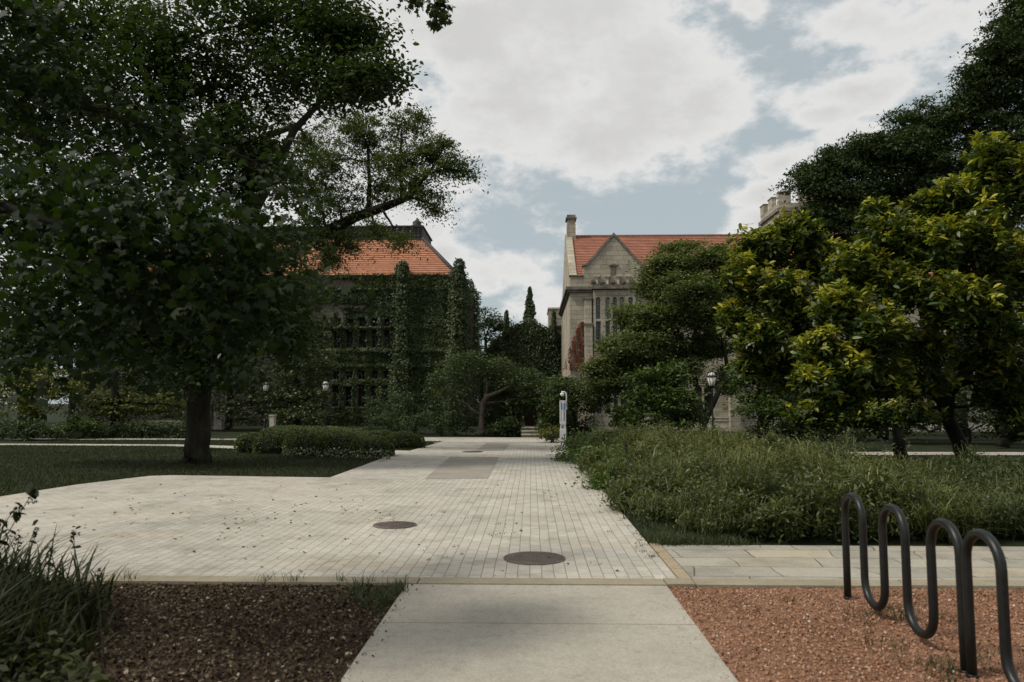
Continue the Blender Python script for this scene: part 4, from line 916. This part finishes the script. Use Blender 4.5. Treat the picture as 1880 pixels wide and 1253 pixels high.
# ------------------------------------------------------------------ gatehouse in the middle
def gatehouse():
    Y = 64.0; q = lambda px, py, y=Y: P(px, py, y)
    sil = [(880, 660), (905, 628), (935, 606), (972, 588), (1005, 606), (1036, 622), (1050, 640)]
    poly = [(q(a, b).x, q(a, b).z) for a, b in sil]; poly = [(poly[0][0], -.05)]+poly+[(poly[-1][0], -.05)]
    root = empty('gatehouse', (q(972, 700).x, Y, 0), 'low gabled gatehouse smothered in dark ivy between the two halls', 'building')
    MB().xz_prism(poly, Y, Y+6).build('wall', 'old_stone', root)
    c = q(972, 588); mb = MB(); mb.lathe(c.x, Y+.6, [(.4, c.z-.6), (.42, c.z+.4), (.3, c.z+.9), (.2, c.z+1.6), (.05, q(972, 533).z)], 8); mb.build('pinnacle', 'old_stone', root)
    # arch window recess
    ax = q(965, 650); mb = MB(); pts = [(ax.x+2.2*math.cos(t), ax.z-.6+1.6*math.sin(t)) for t in np.linspace(0, math.pi, 15)]; pts2 = [(ax.x+2.45*math.cos(t), ax.z-.6+1.85*math.sin(t)) for t in np.linspace(math.pi, 0, 15)]
    mb.xz_prism(pts+pts2, Y-.22, Y-.01); mb.build('arch_moulding', 'old_stone', root)
    n = 26000; x = rng.uniform(poly[1][0], poly[-2][0], n); z = rng.uniform(0, poly[4][1]+.3, n); top = np.interp(x, [p[0] for p in poly[1:-1]], [p[1] for p in poly[1:-1]])
    k = z < top+.18; x, z = x[k], z[k]; p = np.stack([x, np.zeros(len(x)), z], 1); arch = ((x-ax.x)/2.2)**2+((z-ax.z+.6)/1.6)**2 < 1
    p[:, 1] = Y-.1-.35*(1+.6*swirl(p, 51, .9))*rng.random(len(x)); tk = np.where(arch & (z > 2), rng.random(len(x)) < .45, True); p = p[tk]
    L_ = [p]
    for t in np.linspace(0, 1, 9): cc = q(972, 590-57*t); L_.append(lump_pts(420, (cc.x+random.uniform(-.06, .06), Y+.5, cc.z), ((.58-.46*t)*random.uniform(.8, 1.2), .45-.35*t, .36)))
    for (a, b0, b1, r) in ((930, 610, 578, .28), (1017, 620, 577, .26), (1036, 760, 600, .35)):
        for t in np.linspace(0, 1, 8 if b0 < 700 else 20): cc = q(a, b0+(b1-b0)*t, Y-.5); L_.append(lump_pts(240, (cc.x, cc.y, cc.z), (r*(1-.5*t), r, .4)))
    ivy('gate_ivy', 'black green ivy over the gatehouse gable and its tall pinnacle', np.concatenate(L_), (c.x, Y, 0), tbase=.38, leaf=.2)
    # pale wing behind with railing
    Yb = 72; a, b = P(1008, 600, Yb), P(1034, 565, Yb); r2 = empty('stone_wing', ((a.x+b.x)/2, Yb, 0), 'small pale stone block with iron railing beside the gatehouse', 'building')
    MB().box(a.x, b.x+1, Yb, Yb+5, 0, b.z-.15).build('wall', 'limestone', r2); MB().box(a.x-.1, b.x+1, Yb-.1, Yb+5, b.z-.149, b.z).build('coping', 'limestone_trim', r2)
    mb = MB(); z0 = P(1010, 598, Yb-1).z; z1 = P(1010, 586, Yb-1).z
    for i in range(14): x = a.x+.1*i+.2; mb.box(x-.015, x+.015, Yb-1, Yb-.97, z0, z1)
    mb.box(a.x, a.x+1.8, Yb-1.01, Yb-.96, z1, z1+.05); mb.box(a.x, a.x+1.8, Yb-1.05, Yb, z0-.2, z0); mb.build('railing', 'black_iron', r2)
gatehouse()

# ------------------------------------------------------------------ steps and doorway
def doorway():
    Y = 38.5; q = lambda px, y: P(px, 780, y).x
    a, b = q(957.5, Y), q(992, Y); root = empty('entrance_steps', ((a+b)/2, Y, 0), 'three pale stone steps at the far end of the paved walk', 'steps')
    hs = [.17, .335, .50]
    for i, h in enumerate(hs):
        MB().box(a, b, Y+i*.38, Y+(i+1)*.38 if i < 2 else 42, -.02 if i == 0 else hs[i-1]*0, h-.05).build('riser', 'weathered_trim', root)
        MB().box(a-.02, b+.02, Y+i*.38-.03, Y+(i+1)*.38-.031 if i < 2 else 42, h-.049, h).build('tread', 'limestone_trim', root)
    Yd = 41.5; r2 = empty('oak_doorway', (q(974, Yd), Yd, .5), 'dark brown door between flared stone posts above the steps', 'doorway')
    a, b = q(962, Yd), q(987, Yd); d = MB(); d.box(a, b, Yd+.05, Yd+.12, .5, 2.7); d.build('door', 'wood', r2)
    mb = MB()
    for i in range(1, 7): x = a+(b-a)*i/7; mb.box(x-.008, x+.008, Yd+.035, Yd+.049, .52, 2.68)
    mb.build('door_batten', 'black_iron', r2)
    for s, x in ((-1, a), (1, b)):
        mb = MB(); mb.lathe(x+s*.11, Yd-.1, [(.17, .5), (.17, .7), (.14, .8), (.10, 1.15), (.07, 1.3), (.07, 2.7)], 10); mb.build('post', 'limestone_trim', r2)
    MB().box(a-.3, b+.3, Yd-.2, Yd+.2, 2.7, 3.1).build('lintel', 'old_stone', r2)
    MB().box(a-2.2, a-.22, Yd, Yd+.3, 0, 3.0).build('side_wall', 'old_stone', r2); MB().box(b+.22, b+2.2, Yd, Yd+.3, 0, 3.0).build('side_wall', 'old_stone', r2)
    pts = np.concatenate([wall_pts(3500, a-2.2, a-.25, .1, 3.2, Yd-.05, [], .3), wall_pts(3500, b+.25, b+2.2, .1, 3.2, Yd-.05, [], .3), wall_pts(1500, a-.3, b+.3, 2.4, 3.4, Yd-.25, [], .3)])
    ivy('porch_ivy', 'ivy over the low wall on both sides of the oak doorway', pts, (q(974, Yd), Yd, 0), leaf=.15, tbase=.35)
doorway()
# low pale stone walls / monument far left, seen between the trunks
for (a, b, c, d, Y, lb) in ((494, 503, 762, 790, 44, 'upright pale stone marker right of the big maple, behind the hedge'), (268, 330, 773, 782, 50, 'low pale stone wall glimpsed left of the maple trunk'), (392, 408, 756, 782, 50, 'pale stone pier glimpsed just right of the maple trunk')):
    p0, p1 = P(a, d, Y), P(b, c, Y); w = p1.x-p0.x; mb = MB()
    mb.prism([(p0.x, Y), (p1.x, Y), (p1.x, Y+.4), (p0.x, Y+.4)], -.02, p1.z-.08); mb.box(p0.x-.03, p1.x+.03, Y-.03, Y+.43, p1.z-.079, p1.z)
    tag(mb.build('stone_block', 'limestone_trim', origin=((p0.x+p1.x)/2, Y, 0)), lb, 'stone')

# ------------------------------------------------------------------ trees
def gnd(px, Y): p = P(px, 741, Y); return (p.x, Y, 0)
def gy(Y): return 741+H*F/Y
# big maple on the lawn
LO = [(60, 60, 20, 150, 110, 1.3), (200, 40, 21, 150, 110, 1.3), (340, 60, 20, 150, 110, 1.3), (480, 40, 21, 130, 100, 1.3), (590, 30, 20, 100, 80, 1), (650, 70, 20, 62, 50, .7), (690, 140, 19, 50, 42, .6),
      (560, 130, 20, 100, 70, 1), (640, 165, 19.5, 60, 40, .6), (420, 160, 21, 130, 90, 1.2), (270, 170, 20, 130, 100, 1.2), (120, 180, 20, 140, 110, 1.3), (20, 230, 21, 110, 130, 1.1),
      (60, 400, 20, 130, 120, 1.3), (190, 330, 22, 130, 110, 1.2), (310, 300, 21, 110, 100, 1), (420, 270, 20, 90, 70, .8), (480, 330, 21, 80, 80, .8), (380, 420, 20, 110, 100, 1.1), (250, 480, 21, 120, 100, 1.2), (120, 540, 20, 130, 90, 1.2),
      (480, 480, 20, 80, 90, 1), (430, 580, 20, 90, 80, 1), (520, 570, 20, 60, 70, .7), (320, 590, 21, 110, 80, 1.1), (200, 620, 21, 110, 60, .9), (50, 620, 21, 110, 70, .9), (360, 670, 21, 90, 45, .7), (540, 640, 21, 40, 40, .4)]
tree('maple_tree', 'huge dark maple on the lawn, its trunk left of the hedge', 'tree', G(363, 848), [[(363, 850, 21.9, .42), (363, 836, 21.9, .37), (364, 780, 21.9, .34), (366, 690, 21.9, .31), (360, 600, 21.5, .30), (345, 480, 21.5, .30), (330, 340, 21, .22), (320, 180, 21, .14), (300, 40, 21, .07)],
     [(362, 620, 21.6, .28), (430, 500, 21, .2), (470, 380, 20.5, .15), (540, 240, 20, .1), (620, 150, 20, .05)], [(355, 600, 21.6, .28), (240, 480, 21, .2), (120, 340, 20.5, .14), (40, 200, 20, .08)]],
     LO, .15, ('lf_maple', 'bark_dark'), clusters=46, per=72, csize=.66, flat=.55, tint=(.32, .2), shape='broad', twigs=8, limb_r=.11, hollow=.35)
# overhanging near maple, trunk out of frame on the left
NL = [(60, 380, 5.5, 120, 90, 1), (200, 400, 5.0, 120, 90, 1), (330, 470, 5.2, 110, 90, 1), (430, 420, 5.5, 80, 60, .7), (480, 540, 5.8, 60, 70, .7), (400, 590, 5.4, 80, 50, .5), (270, 560, 5.0, 110, 60, .6), (120, 520, 4.8, 120, 80, .6), (40, 640, 5.2, 110, 50, .5), (200, 660, 6, 110, 30, .3), (40, 200, 6.5, 130, 120, 1), (180, 200, 7, 130, 110, 1), (330, 270, 7.5, 110, 90, .9), (0, 40, 6.5, 140, 100, 1), (520, 330, 8, 60, 50, .4), (440, 660, 6.5, 50, 24, .15)]
tree('maple_tree', 'nearest maple, its large dark leaves hanging into the left of the picture', 'tree', (-7.2, 4.2, 0), [[(-1150, 1200, 4.6, .3), (-1150, 760, 4.6, .27), (-1050, 300, 4.8, .24), (-800, -300, 5, .2), (-400, -700, 6, .1)], [(-1080, 500, 4.6, .15), (-500, 330, 5, .09), (0, 380, 5.3, .045), (300, 470, 5.3, .02)], [(-1050, 350, 4.6, .15), (-500, 80, 5.5, .09), (-50, 120, 6.5, .05), (250, 230, 7.3, .03)]],
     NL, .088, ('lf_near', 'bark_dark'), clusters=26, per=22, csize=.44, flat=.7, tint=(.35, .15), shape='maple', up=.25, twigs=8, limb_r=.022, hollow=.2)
# overhead spray at the top edge
tree('maple_tree', 'leafy twig hanging from above at the top of the sky', 'tree', (-1.0, 9.5, 0), [[(690, -180, 9.5, .035), (770, -60, 9.5, .02)]],
     [(765, 5, 9.5, 18, 10, .4), (795, 12, 9.5, 26, 18, .8), (803, 40, 9.5, 12, 16, .5), (760, -40, 9.5, 70, 30, 1)], .11, ('lf_maple', 'bark_dark'), clusters=8, per=12, csize=.10, shape='maple', up=.2, limb_r=.012, twigs=4)
# locust with feathery sprays
LC = [(600, 300, 27, 60, 50, .9), (680, 260, 27, 60, 45, .9), (745, 225, 27, 45, 36, .8), (650, 225, 27, 50, 35, .6), (720, 290, 26.5, 60, 45, .9), (790, 290, 26.5, 50, 40, .8), (835, 300, 26, 34, 18, .4), (770, 345, 26, 55, 35, .8), (700, 345, 27, 60, 40, .8), (620, 370, 27, 60, 50, .9), (560, 330, 27, 60, 60, .8), (800, 380, 26, 18, 26, .25), (560, 260, 28, 60, 50, .8),
      (640, 440, 27, 45, 22, .4), (610, 475, 27, 30, 28, .4), (690, 420, 26.5, 40, 18, .35), (735, 440, 26, 22, 14, .25), (590, 420, 27, 50, 40, .7), (575, 520, 27.5, 26, 40, .35), (450, 230, 29, 90, 70, .9), (500, 300, 28, 80, 70, .9), (820, 262, 26, 22, 14, .25), (860, 318, 26, 14, 10, .12)]
tree('locust_tree', 'feathery leaved locust with a thick black limb sweeping right over the orange roof', 'tree', gnd(364, 28), [[(364, gy(28), 28, .30), (364, 700, 28, .28), (372, 640, 28, .27), (405, 570, 28, .26), (455, 500, 28, .25), (510, 478, 27.5, .24), (565, 448, 27, .23), (600, 425, 27, .21), (650, 400, 27, .19), (700, 382, 26.5, .16), (745, 365, 26.5, .12), (772, 335, 26.3, .08), (800, 300, 26, .05)],
     [(440, 520, 28, .25), (452, 400, 28, .24), (458, 300, 28, .20), (490, 250, 28, .14), (560, 225, 27.5, .09)], [(676, 392, 26.8, .09), (678, 340, 26.8, .075), (676, 270, 26.8, .05)], [(738, 366, 26.5, .08), (735, 310, 26.5, .06), (737, 250, 26.5, .04)]],
     LC, .12, ('lf_locust', 'bark_black'), clusters=34, per=105, csize=.42, flat=.45, tint=(.45, .2), shape='long', up=.1, droop=.45, twigs=9, limb_r=.06, hollow=.25)
# background trees left
def bgtree(label, px, Y, lobes, mat='lf_dark', leaf=.2, bk='bark_black', group='background trees on the left', cat='tree', **kw):
    kw.setdefault('clusters', 34); kw.setdefault('per', 52); kw.setdefault('csize', .75); tk = kw.pop('tk', 1.0)
    return tree(kw.pop('name', 'broadleaf_tree'), label, cat, gnd(px, Y), [[(px, gy(Y), Y, .26*tk), (px+3, gy(Y)-60*min(1, tk*1.4), Y, .22*tk), (px-4, gy(Y)-150*min(1, tk*1.4), Y, .15*tk)]], lobes, leaf, (mat, bk), group, **kw)
bgtree('dark tree at the far left edge behind the lamp', 40, 46, [(40, 560, 46, 110, 110, 1.6), (-60, 600, 46, 90, 120, 1.2), (90, 650, 45, 90, 60, 1.2), (20, 700, 44, 90, 50, 1)])
bgtree('dark tree behind and left of the maple trunk', 230, 48, [(220, 560, 48, 120, 100, 1.6), (160, 650, 47, 90, 60, 1.2), (290, 640, 47, 90, 70, 1.2), (230, 700, 46, 110, 50, 1.4)])
bgtree('dark tree directly behind the maple trunk', 420, 50, [(420, 560, 50, 110, 110, 1.5), (360, 660, 49, 80, 60, 1.2), (450, 680, 48, 80, 60, 1.2), (520, 520, 50, 60, 60, 1)])
bgtree('tall dark tree filling the gap above the left bushes', 130, 56, [(130, 420, 56, 130, 110, 1.4), (320, 430, 56, 120, 110, 1.4), (0, 430, 56, 120, 110, 1.4), (450, 450, 58, 90, 80, 1)])
bgtree('dense dark tree closing the view at the far left, beyond the bushes', 60, 64, [(20, 690, 64, 110, 60, 1.4), (140, 700, 64, 90, 60, 1.3), (-60, 640, 64, 90, 90, 1.3), (80, 620, 64, 120, 70, 1.4)], csize=1.0)
bgtree('dense dark tree closing the view behind the maple trunk', 330, 64, [(250, 700, 64, 90, 60, 1.4), (350, 710, 64, 90, 60, 1.4), (450, 720, 64, 80, 50, 1.2), (300, 620, 64, 110, 70, 1.4)], csize=1.0)
bgtree('yellowish small tree by the far left lamp', 60, 38, [(60, 690, 38, 80, 36, 1.3), (110, 715, 37, 60, 30, 1), (-10, 710, 38, 70, 36, 1), (40, 740, 37, 80, 25, 1)], 'lf_yellow', .16, csize=.5, name='small_tree', flat=.3)
bgtree('yellow green small tree left of the maple trunk', 210, 40, [(185, 730, 40, 50, 26, 1), (250, 740, 41, 60, 26, 1), (310, 745, 42, 50, 26, 1), (200, 755, 40, 60, 20, .8)], 'lf_yellow', .16, csize=.45, name='small_tree', flat=.3, tint=(.25, .2))
bgtree('grey green dogwood spreading in front of the ivy wall', 545, 48, [(570, 600, 49, 46, 46, 1), (555, 650, 48, 55, 36, 1.1), (590, 660, 47, 40, 26, .8), (530, 690, 47, 70, 30, 1.2), (560, 730, 47, 60, 26, 1.1), (500, 735, 47, 60, 30, 1.1), (540, 760, 46, 60, 20, 1), (455, 700, 48, 50, 50, 1), (430, 755, 47, 50, 30, 1)], 'lf_grey', .17, csize=.5, name='dogwood_tree', group=None, flat=.3, tint=(.45, .22))
# bushes left along the path
def bush(label, px, Y, lobes, mat='lf_dark', leaf=.13, group='bushes behind the far path', **kw):
    kw.setdefault('clusters', 26); kw.setdefault('per', 60)
    return tree('bush', label, 'bush', gnd(px, Y), [[(px, gy(Y), Y, .06), (px+2, gy(Y)-12, Y, .05), (px, gy(Y)-22, Y, .04)]], lobes, leaf, (mat, 'bark_dark'), group, csize=.35, limb_r=.03, **kw)
bush('dark bush at the left edge behind the path', 30, 36, [(20, 785, 36, 60, 24, 1.2), (-40, 785, 36, 60, 26, 1), (60, 790, 35, 40, 20, 1)])
bush('greener round bush between two dark ones', 140, 37, [(125, 785, 36, 50, 24, 1.2), (170, 790, 37, 40, 20, 1)], 'lf_shrub', tint=(.2, .2))
bush('long low dark bush left of the maple trunk', 260, 38, [(230, 792, 38, 50, 16, 1), (290, 790, 38, 50, 17, 1.2), (330, 790, 38, 30, 16, .8)])
bush('dark shrub against the ivy wall, right of the hedge', 760, 42, [(720, 780, 43, 50, 26, 1.2), (780, 780, 42, 50, 26, 1.2), (830, 782, 41, 40, 20, 1), (700, 745, 45, 40, 30, 1), (760, 745, 44, 50, 30, 1)])
bush('dark rounded shrub left of the steps', 935, 39.5, [(935, 785, 39.5, 22, 17, 1), (915, 790, 39.5, 18, 13, .6), (947, 760, 40.3, 12, 22, .6)])
bush('shrub right of the steps', 1010, 39, [(1006, 780, 38.8, 14, 20, .8), (1030, 775, 39, 26, 24, 1), (1060, 780, 39, 28, 18, 1)], 'lf_shrub', tint=(.3, .2))
# crab apple in the middle
tree('crabapple_tree', 'spreading crabapple with brown forked trunk left of the steps', 'tree', gnd(885, 40), [[(884, gy(40), 40, .17), (884, 770, 40, .15), (885, 742, 40, .14), (893, 728, 40, .11), (915, 720, 39.8, .08), (938, 708, 39.6, .05), (950, 695, 39.5, .03)], [(886, 745, 40, .09), (893, 725, 40.1, .07), (894, 705, 40, .05), (890, 680, 40, .03)], [(884, 762, 40, .08), (866, 752, 39.8, .07), (858, 742, 39.8, .05), (840, 735, 39.7, .03)]],
     [(868, 666, 40, 44, 22, 1.1), (915, 676, 40, 44, 22, 1.1), (955, 695, 39.5, 40, 22, 1), (840, 690, 40, 48, 26, 1.1), (978, 715, 39, 32, 22, .9), (910, 690, 41, 60, 30, 1), (820, 725, 40, 42, 26, .9), (960, 725, 40.5, 40, 24, .8), (850, 760, 41, 50, 22, .8), (920, 750, 41.5, 40, 24, .7), (800, 690, 41, 24, 20, .5), (955, 742, 40.2, 30, 18, .8), (982, 735, 40.0, 26, 18, .8)],
     .13, ('lf_dark', 'bark_brown'), clusters=22, per=60, csize=.42, flat=.5, tint=(.55, .22), twigs=8, limb_r=.045)
bgtree('small dark tree in front of the pale stone corner', 1052, 37.5, [(1030, 715, 38, 36, 22, 1.1), (1080, 715, 38, 34, 22, 1), (1050, 740, 37.5, 50, 26, 1.2), (1090, 735, 38, 40, 24, 1), (1020, 735, 38.5, 30, 24, .8), (1110, 710, 38.5, 40, 26, .9)], 'lf_dark', .14, csize=.45, group=None, name='small_tree', flat=.45, tint=(.6, .2), tk=.35)
# distant trees
bgtree('rounded distant tree between the ivy hall and the gatehouse', 895, 85, [(885, 600, 85, 26, 30, 1), (905, 590, 85, 22, 20, 1), (920, 600, 85, 14, 16, .6), (870, 640, 85, 26, 30, 1), (885, 690, 85, 36, 40, 1.2), (900, 740, 85, 36, 36, 1.2)], 'lf_dark', .3, csize=1.0, clusters=22, group=None)
# pagoda-like light green tree
PG = [(1130, 700, 35.5, 50, 26, .8), (1112, 702, 36, 36, 20, .8), (1210, 740, 36.5, 60, 30, .7), (1240, 510, 36, 60, 30, .9), (1310, 600, 36.5, 40, 60, .9), (1200, 610, 35.5, 70, 50, .9), (1270, 560, 35.5, 70, 60, .9), (1150, 660, 35.5, 60, 36, .9), (1240, 680, 35.5, 60, 26, .8), (1330, 700, 37, 30, 26, .5), (1230, 490, 36, 60, 30, 1.1), (1290, 485, 36, 40, 26, .8), (1212, 528, 36, 48, 30, 1.1), (1260, 530, 35, 70, 34, 1.2), (1320, 520, 36, 36, 36, .8), (1172, 585, 36, 52, 28, 1.1), (1220, 585, 35, 70, 34, 1.2), (1300, 580, 35, 50, 36, 1), (1140, 638, 36, 44, 22, 1), (1180, 640, 35, 64, 30, 1.2), (1260, 640, 36, 60, 26, 1), (1130, 682, 36, 44, 20, .9), (1190, 690, 36, 50, 20, .7), (1100, 672, 35.5, 26, 16, .5), (1250, 460, 37, 40, 20, .5), (1320, 470, 36.5, 30, 24, .6), (1310, 640, 37, 40, 24, .6)]
tree('pagoda_tree', 'soft green layered tree in front of the stone hall, forking behind the lamp', 'tree', gnd(1303, 34.5), [[(1292, gy(34.5), 34.5, .22), (1291, 775, 34.5, .18), (1284, 740, 34.5, .14), (1275, 690, 35, .11), (1262, 640, 35, .09), (1235, 590, 35, .06), (1215, 540, 35.5, .04)], [(1294, 775, 34.5, .16), (1318, 722, 34.5, .12), (1336, 680, 35, .10), (1326, 620, 35, .07), (1290, 550, 35.5, .04)], [(1288, 760, 34.5, .10), (1270, 740, 34.8, .07), (1255, 715, 35, .05)], [(1275, 690, 35, .09), (1230, 660, 35, .06), (1160, 640, 35.5, .035)]],
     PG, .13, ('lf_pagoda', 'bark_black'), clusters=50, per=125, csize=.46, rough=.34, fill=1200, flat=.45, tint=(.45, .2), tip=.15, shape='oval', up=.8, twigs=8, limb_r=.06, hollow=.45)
shrub('large_shrub', 'broad leaved tall shrub left of the right hand lamp', 'shrub', 1205, 28, [(1200, 700, 28, 46, 26), (1240, 690, 28, 30, 24), (1175, 740, 28, 44, 28), (1240, 735, 27.5, 46, 28), (1200, 775, 27, 60, 26), (1150, 770, 28, 26, 24), (1258, 770, 28, 30, 22)], .15, 'lf_shrub', shape='broad', clusters=24, per=46, csize=.35, tint=(.35, .22))
bgtree('grey green small tree right of the lamp', 1400, 29, [(1400, 650, 29, 50, 36, 1), (1375, 700, 29, 44, 36, 1), (1430, 700, 29, 50, 36, 1.1), (1390, 750, 28.5, 44, 26, 1), (1450, 750, 29, 44, 30, 1), (1480, 700, 29, 40, 40, 1)], 'lf_shrub', .13, csize=.38, group=None, name='small_tree', tint=(.4, .2))
# magnolias
MG1 = [(1440, 680, 23, 50, 40, .9), (1500, 700, 23.5, 50, 40, .9), (1400, 460, 23, 60, 44, 1.2), (1460, 430, 23, 50, 34, 1), (1500, 480, 23.5, 50, 44, 1), (1360, 520, 22.5, 44, 44, 1.1), (1430, 540, 22, 60, 50, 1.2), (1350, 590, 22.5, 40, 34, .9), (1400, 620, 22, 54, 40, 1.1), (1480, 590, 23, 60, 50, 1.1), (1540, 540, 23.5, 50, 50, .9), (1380, 670, 22.5, 30, 22, .5)]
MG2 = [(1660, 760, 20.5, 60, 22, .5), (1580, 770, 21, 50, 20, .6), (1500, 765, 20, 44, 24, .8), (1830, 720, 20, 50, 36, .8), (1780, 540, 19, 60, 50, .8), (1820, 300, 19, 40, 50, 1), (1870, 340, 19, 50, 70, 1.1), (1760, 370, 19, 50, 44, 1.1), (1690, 390, 19.5, 40, 34, .9), (1605, 400, 19.5, 26, 34, .6), (1640, 440, 19, 60, 44, 1.1), (1720, 460, 18.5, 60, 50, 1.2), (1800, 450, 18.5, 60, 60, 1.2), (1870, 500, 18.5, 60, 70, 1.2), (1580, 500, 19, 54, 44, 1.1), (1660, 530, 18.5, 60, 44, 1.1), (1740, 560, 18, 60, 50, 1.1), (1820, 590, 18.5, 60, 60, 1.1),
       (1540, 570, 18.5, 54, 40, 1.1), (1610, 610, 18, 60, 44, 1.1), (1500, 640, 18, 40, 30, 1), (1550, 680, 18, 54, 36, 1.1), (1490, 705, 17.5, 34, 26, .8), (1620, 700, 18.5, 50, 36, .8), (1690, 640, 19, 60, 40, .9), (1700, 700, 19.5, 54, 30, .6), (1860, 680, 19, 50, 60, 1), (1880, 760, 20, 50, 60, .9), (1540, 735, 18.5, 50, 26, .7), (1780, 660, 19.5, 40, 30, .5)]
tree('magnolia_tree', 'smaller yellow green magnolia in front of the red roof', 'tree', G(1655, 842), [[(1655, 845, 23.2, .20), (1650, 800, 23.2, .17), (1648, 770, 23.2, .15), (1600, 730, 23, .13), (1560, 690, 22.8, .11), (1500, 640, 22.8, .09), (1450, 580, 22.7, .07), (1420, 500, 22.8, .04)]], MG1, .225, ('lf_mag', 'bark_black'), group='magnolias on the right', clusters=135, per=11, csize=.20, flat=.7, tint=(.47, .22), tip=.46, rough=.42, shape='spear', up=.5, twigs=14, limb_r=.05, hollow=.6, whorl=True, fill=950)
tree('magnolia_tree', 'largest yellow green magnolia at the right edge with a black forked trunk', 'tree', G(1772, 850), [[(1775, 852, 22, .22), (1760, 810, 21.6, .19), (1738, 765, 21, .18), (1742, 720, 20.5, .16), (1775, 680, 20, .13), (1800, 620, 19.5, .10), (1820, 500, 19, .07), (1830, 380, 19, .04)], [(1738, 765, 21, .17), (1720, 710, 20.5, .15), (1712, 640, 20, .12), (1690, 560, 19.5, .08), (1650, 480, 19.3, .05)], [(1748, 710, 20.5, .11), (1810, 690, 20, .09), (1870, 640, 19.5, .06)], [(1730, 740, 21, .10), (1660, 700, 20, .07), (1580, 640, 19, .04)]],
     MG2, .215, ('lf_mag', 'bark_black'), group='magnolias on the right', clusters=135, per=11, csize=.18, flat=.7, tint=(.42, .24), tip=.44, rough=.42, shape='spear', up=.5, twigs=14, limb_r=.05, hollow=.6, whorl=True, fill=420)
# tall dark trees at the right
DR = [(1560, 470, 39, 80, 50, 1), (1690, 440, 39, 90, 50, 1), (1800, 450, 39, 90, 60, 1), (1470, 430, 40, 50, 34, .7), (1500, 330, 38, 50, 40, 1), (1560, 290, 38, 60, 40, 1.1), (1540, 370, 38, 60, 46, 1.1), (1500, 400, 38, 44, 36, .8), (1640, 270, 37, 70, 46, 1.2), (1620, 350, 38, 70, 60, 1.2), (1710, 230, 37, 70, 44, 1.2), (1720, 310, 37, 80, 60, 1.3), (1800, 190, 36, 70, 50, 1.2), (1830, 270, 36, 80, 70, 1.3), (1850, 100, 35, 66, 60, 1.2), (1880, 30, 35, 50, 50, 1), (1900, 180, 36, 80, 80, 1.2), (1800, 130, 35.5, 30, 20, .4), (1800, 380, 37, 90, 60, 1.1), (1600, 430, 38, 90, 50, 1)]
tree('locust_tree', 'tall dark locust towering behind the magnolias at the top right', 'tree', gnd(1760, 38), [[(1760, gy(38), 38, .45), (1755, 650, 38, .4), (1750, 520, 38, .36), (1740, 400, 38, .25), (1780, 250, 37, .15), (1850, 100, 36, .08)], [(1750, 520, 38, .28), (1650, 420, 38, .18), (1570, 350, 38, .1), (1510, 330, 38, .05)]],
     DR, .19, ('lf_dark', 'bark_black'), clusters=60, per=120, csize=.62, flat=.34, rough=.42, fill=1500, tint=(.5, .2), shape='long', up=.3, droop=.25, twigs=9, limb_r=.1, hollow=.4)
bgtree('dark undergrowth tree behind the right magnolia trunk', 1840, 30, [(1850, 620, 31, 90, 80, 1.4), (1700, 640, 32, 90, 60, 1.3), (1860, 740, 30, 70, 50, 1.2), (1600, 640, 33, 80, 60, 1.2)], 'lf_dark', .16, csize=.5, group=None)
bgtree('dark spreading tree masking the stone wall behind the magnolias', 1620, 36, [(1560, 700, 36, 70, 44, 1.2), (1650, 710, 36, 70, 40, 1.2), (1750, 720, 36, 70, 36, 1.1), (1480, 720, 35, 60, 36, 1), (1850, 700, 36, 70, 50, 1.1)], 'lf_dark', .16, csize=.5, group=None)
bush('bush along the foot of the stone wall behind the right magnolia', 1780, 33, [(1650, 775, 33, 50, 24, 1), (1720, 772, 33, 50, 26, 1), (1800, 770, 33, 60, 30, 1), (1870, 765, 33, 50, 34, 1)], group=None)
bush('dark bushes beyond the meadow on the right', 1500, 27.5, [(1500, 790, 28, 50, 20, 1), (1560, 790, 28, 50, 16, .8), (1440, 785, 28, 50, 22, 1)], group=None)
# shade trees behind and beside the viewpoint (their canopies reach over the near beds)
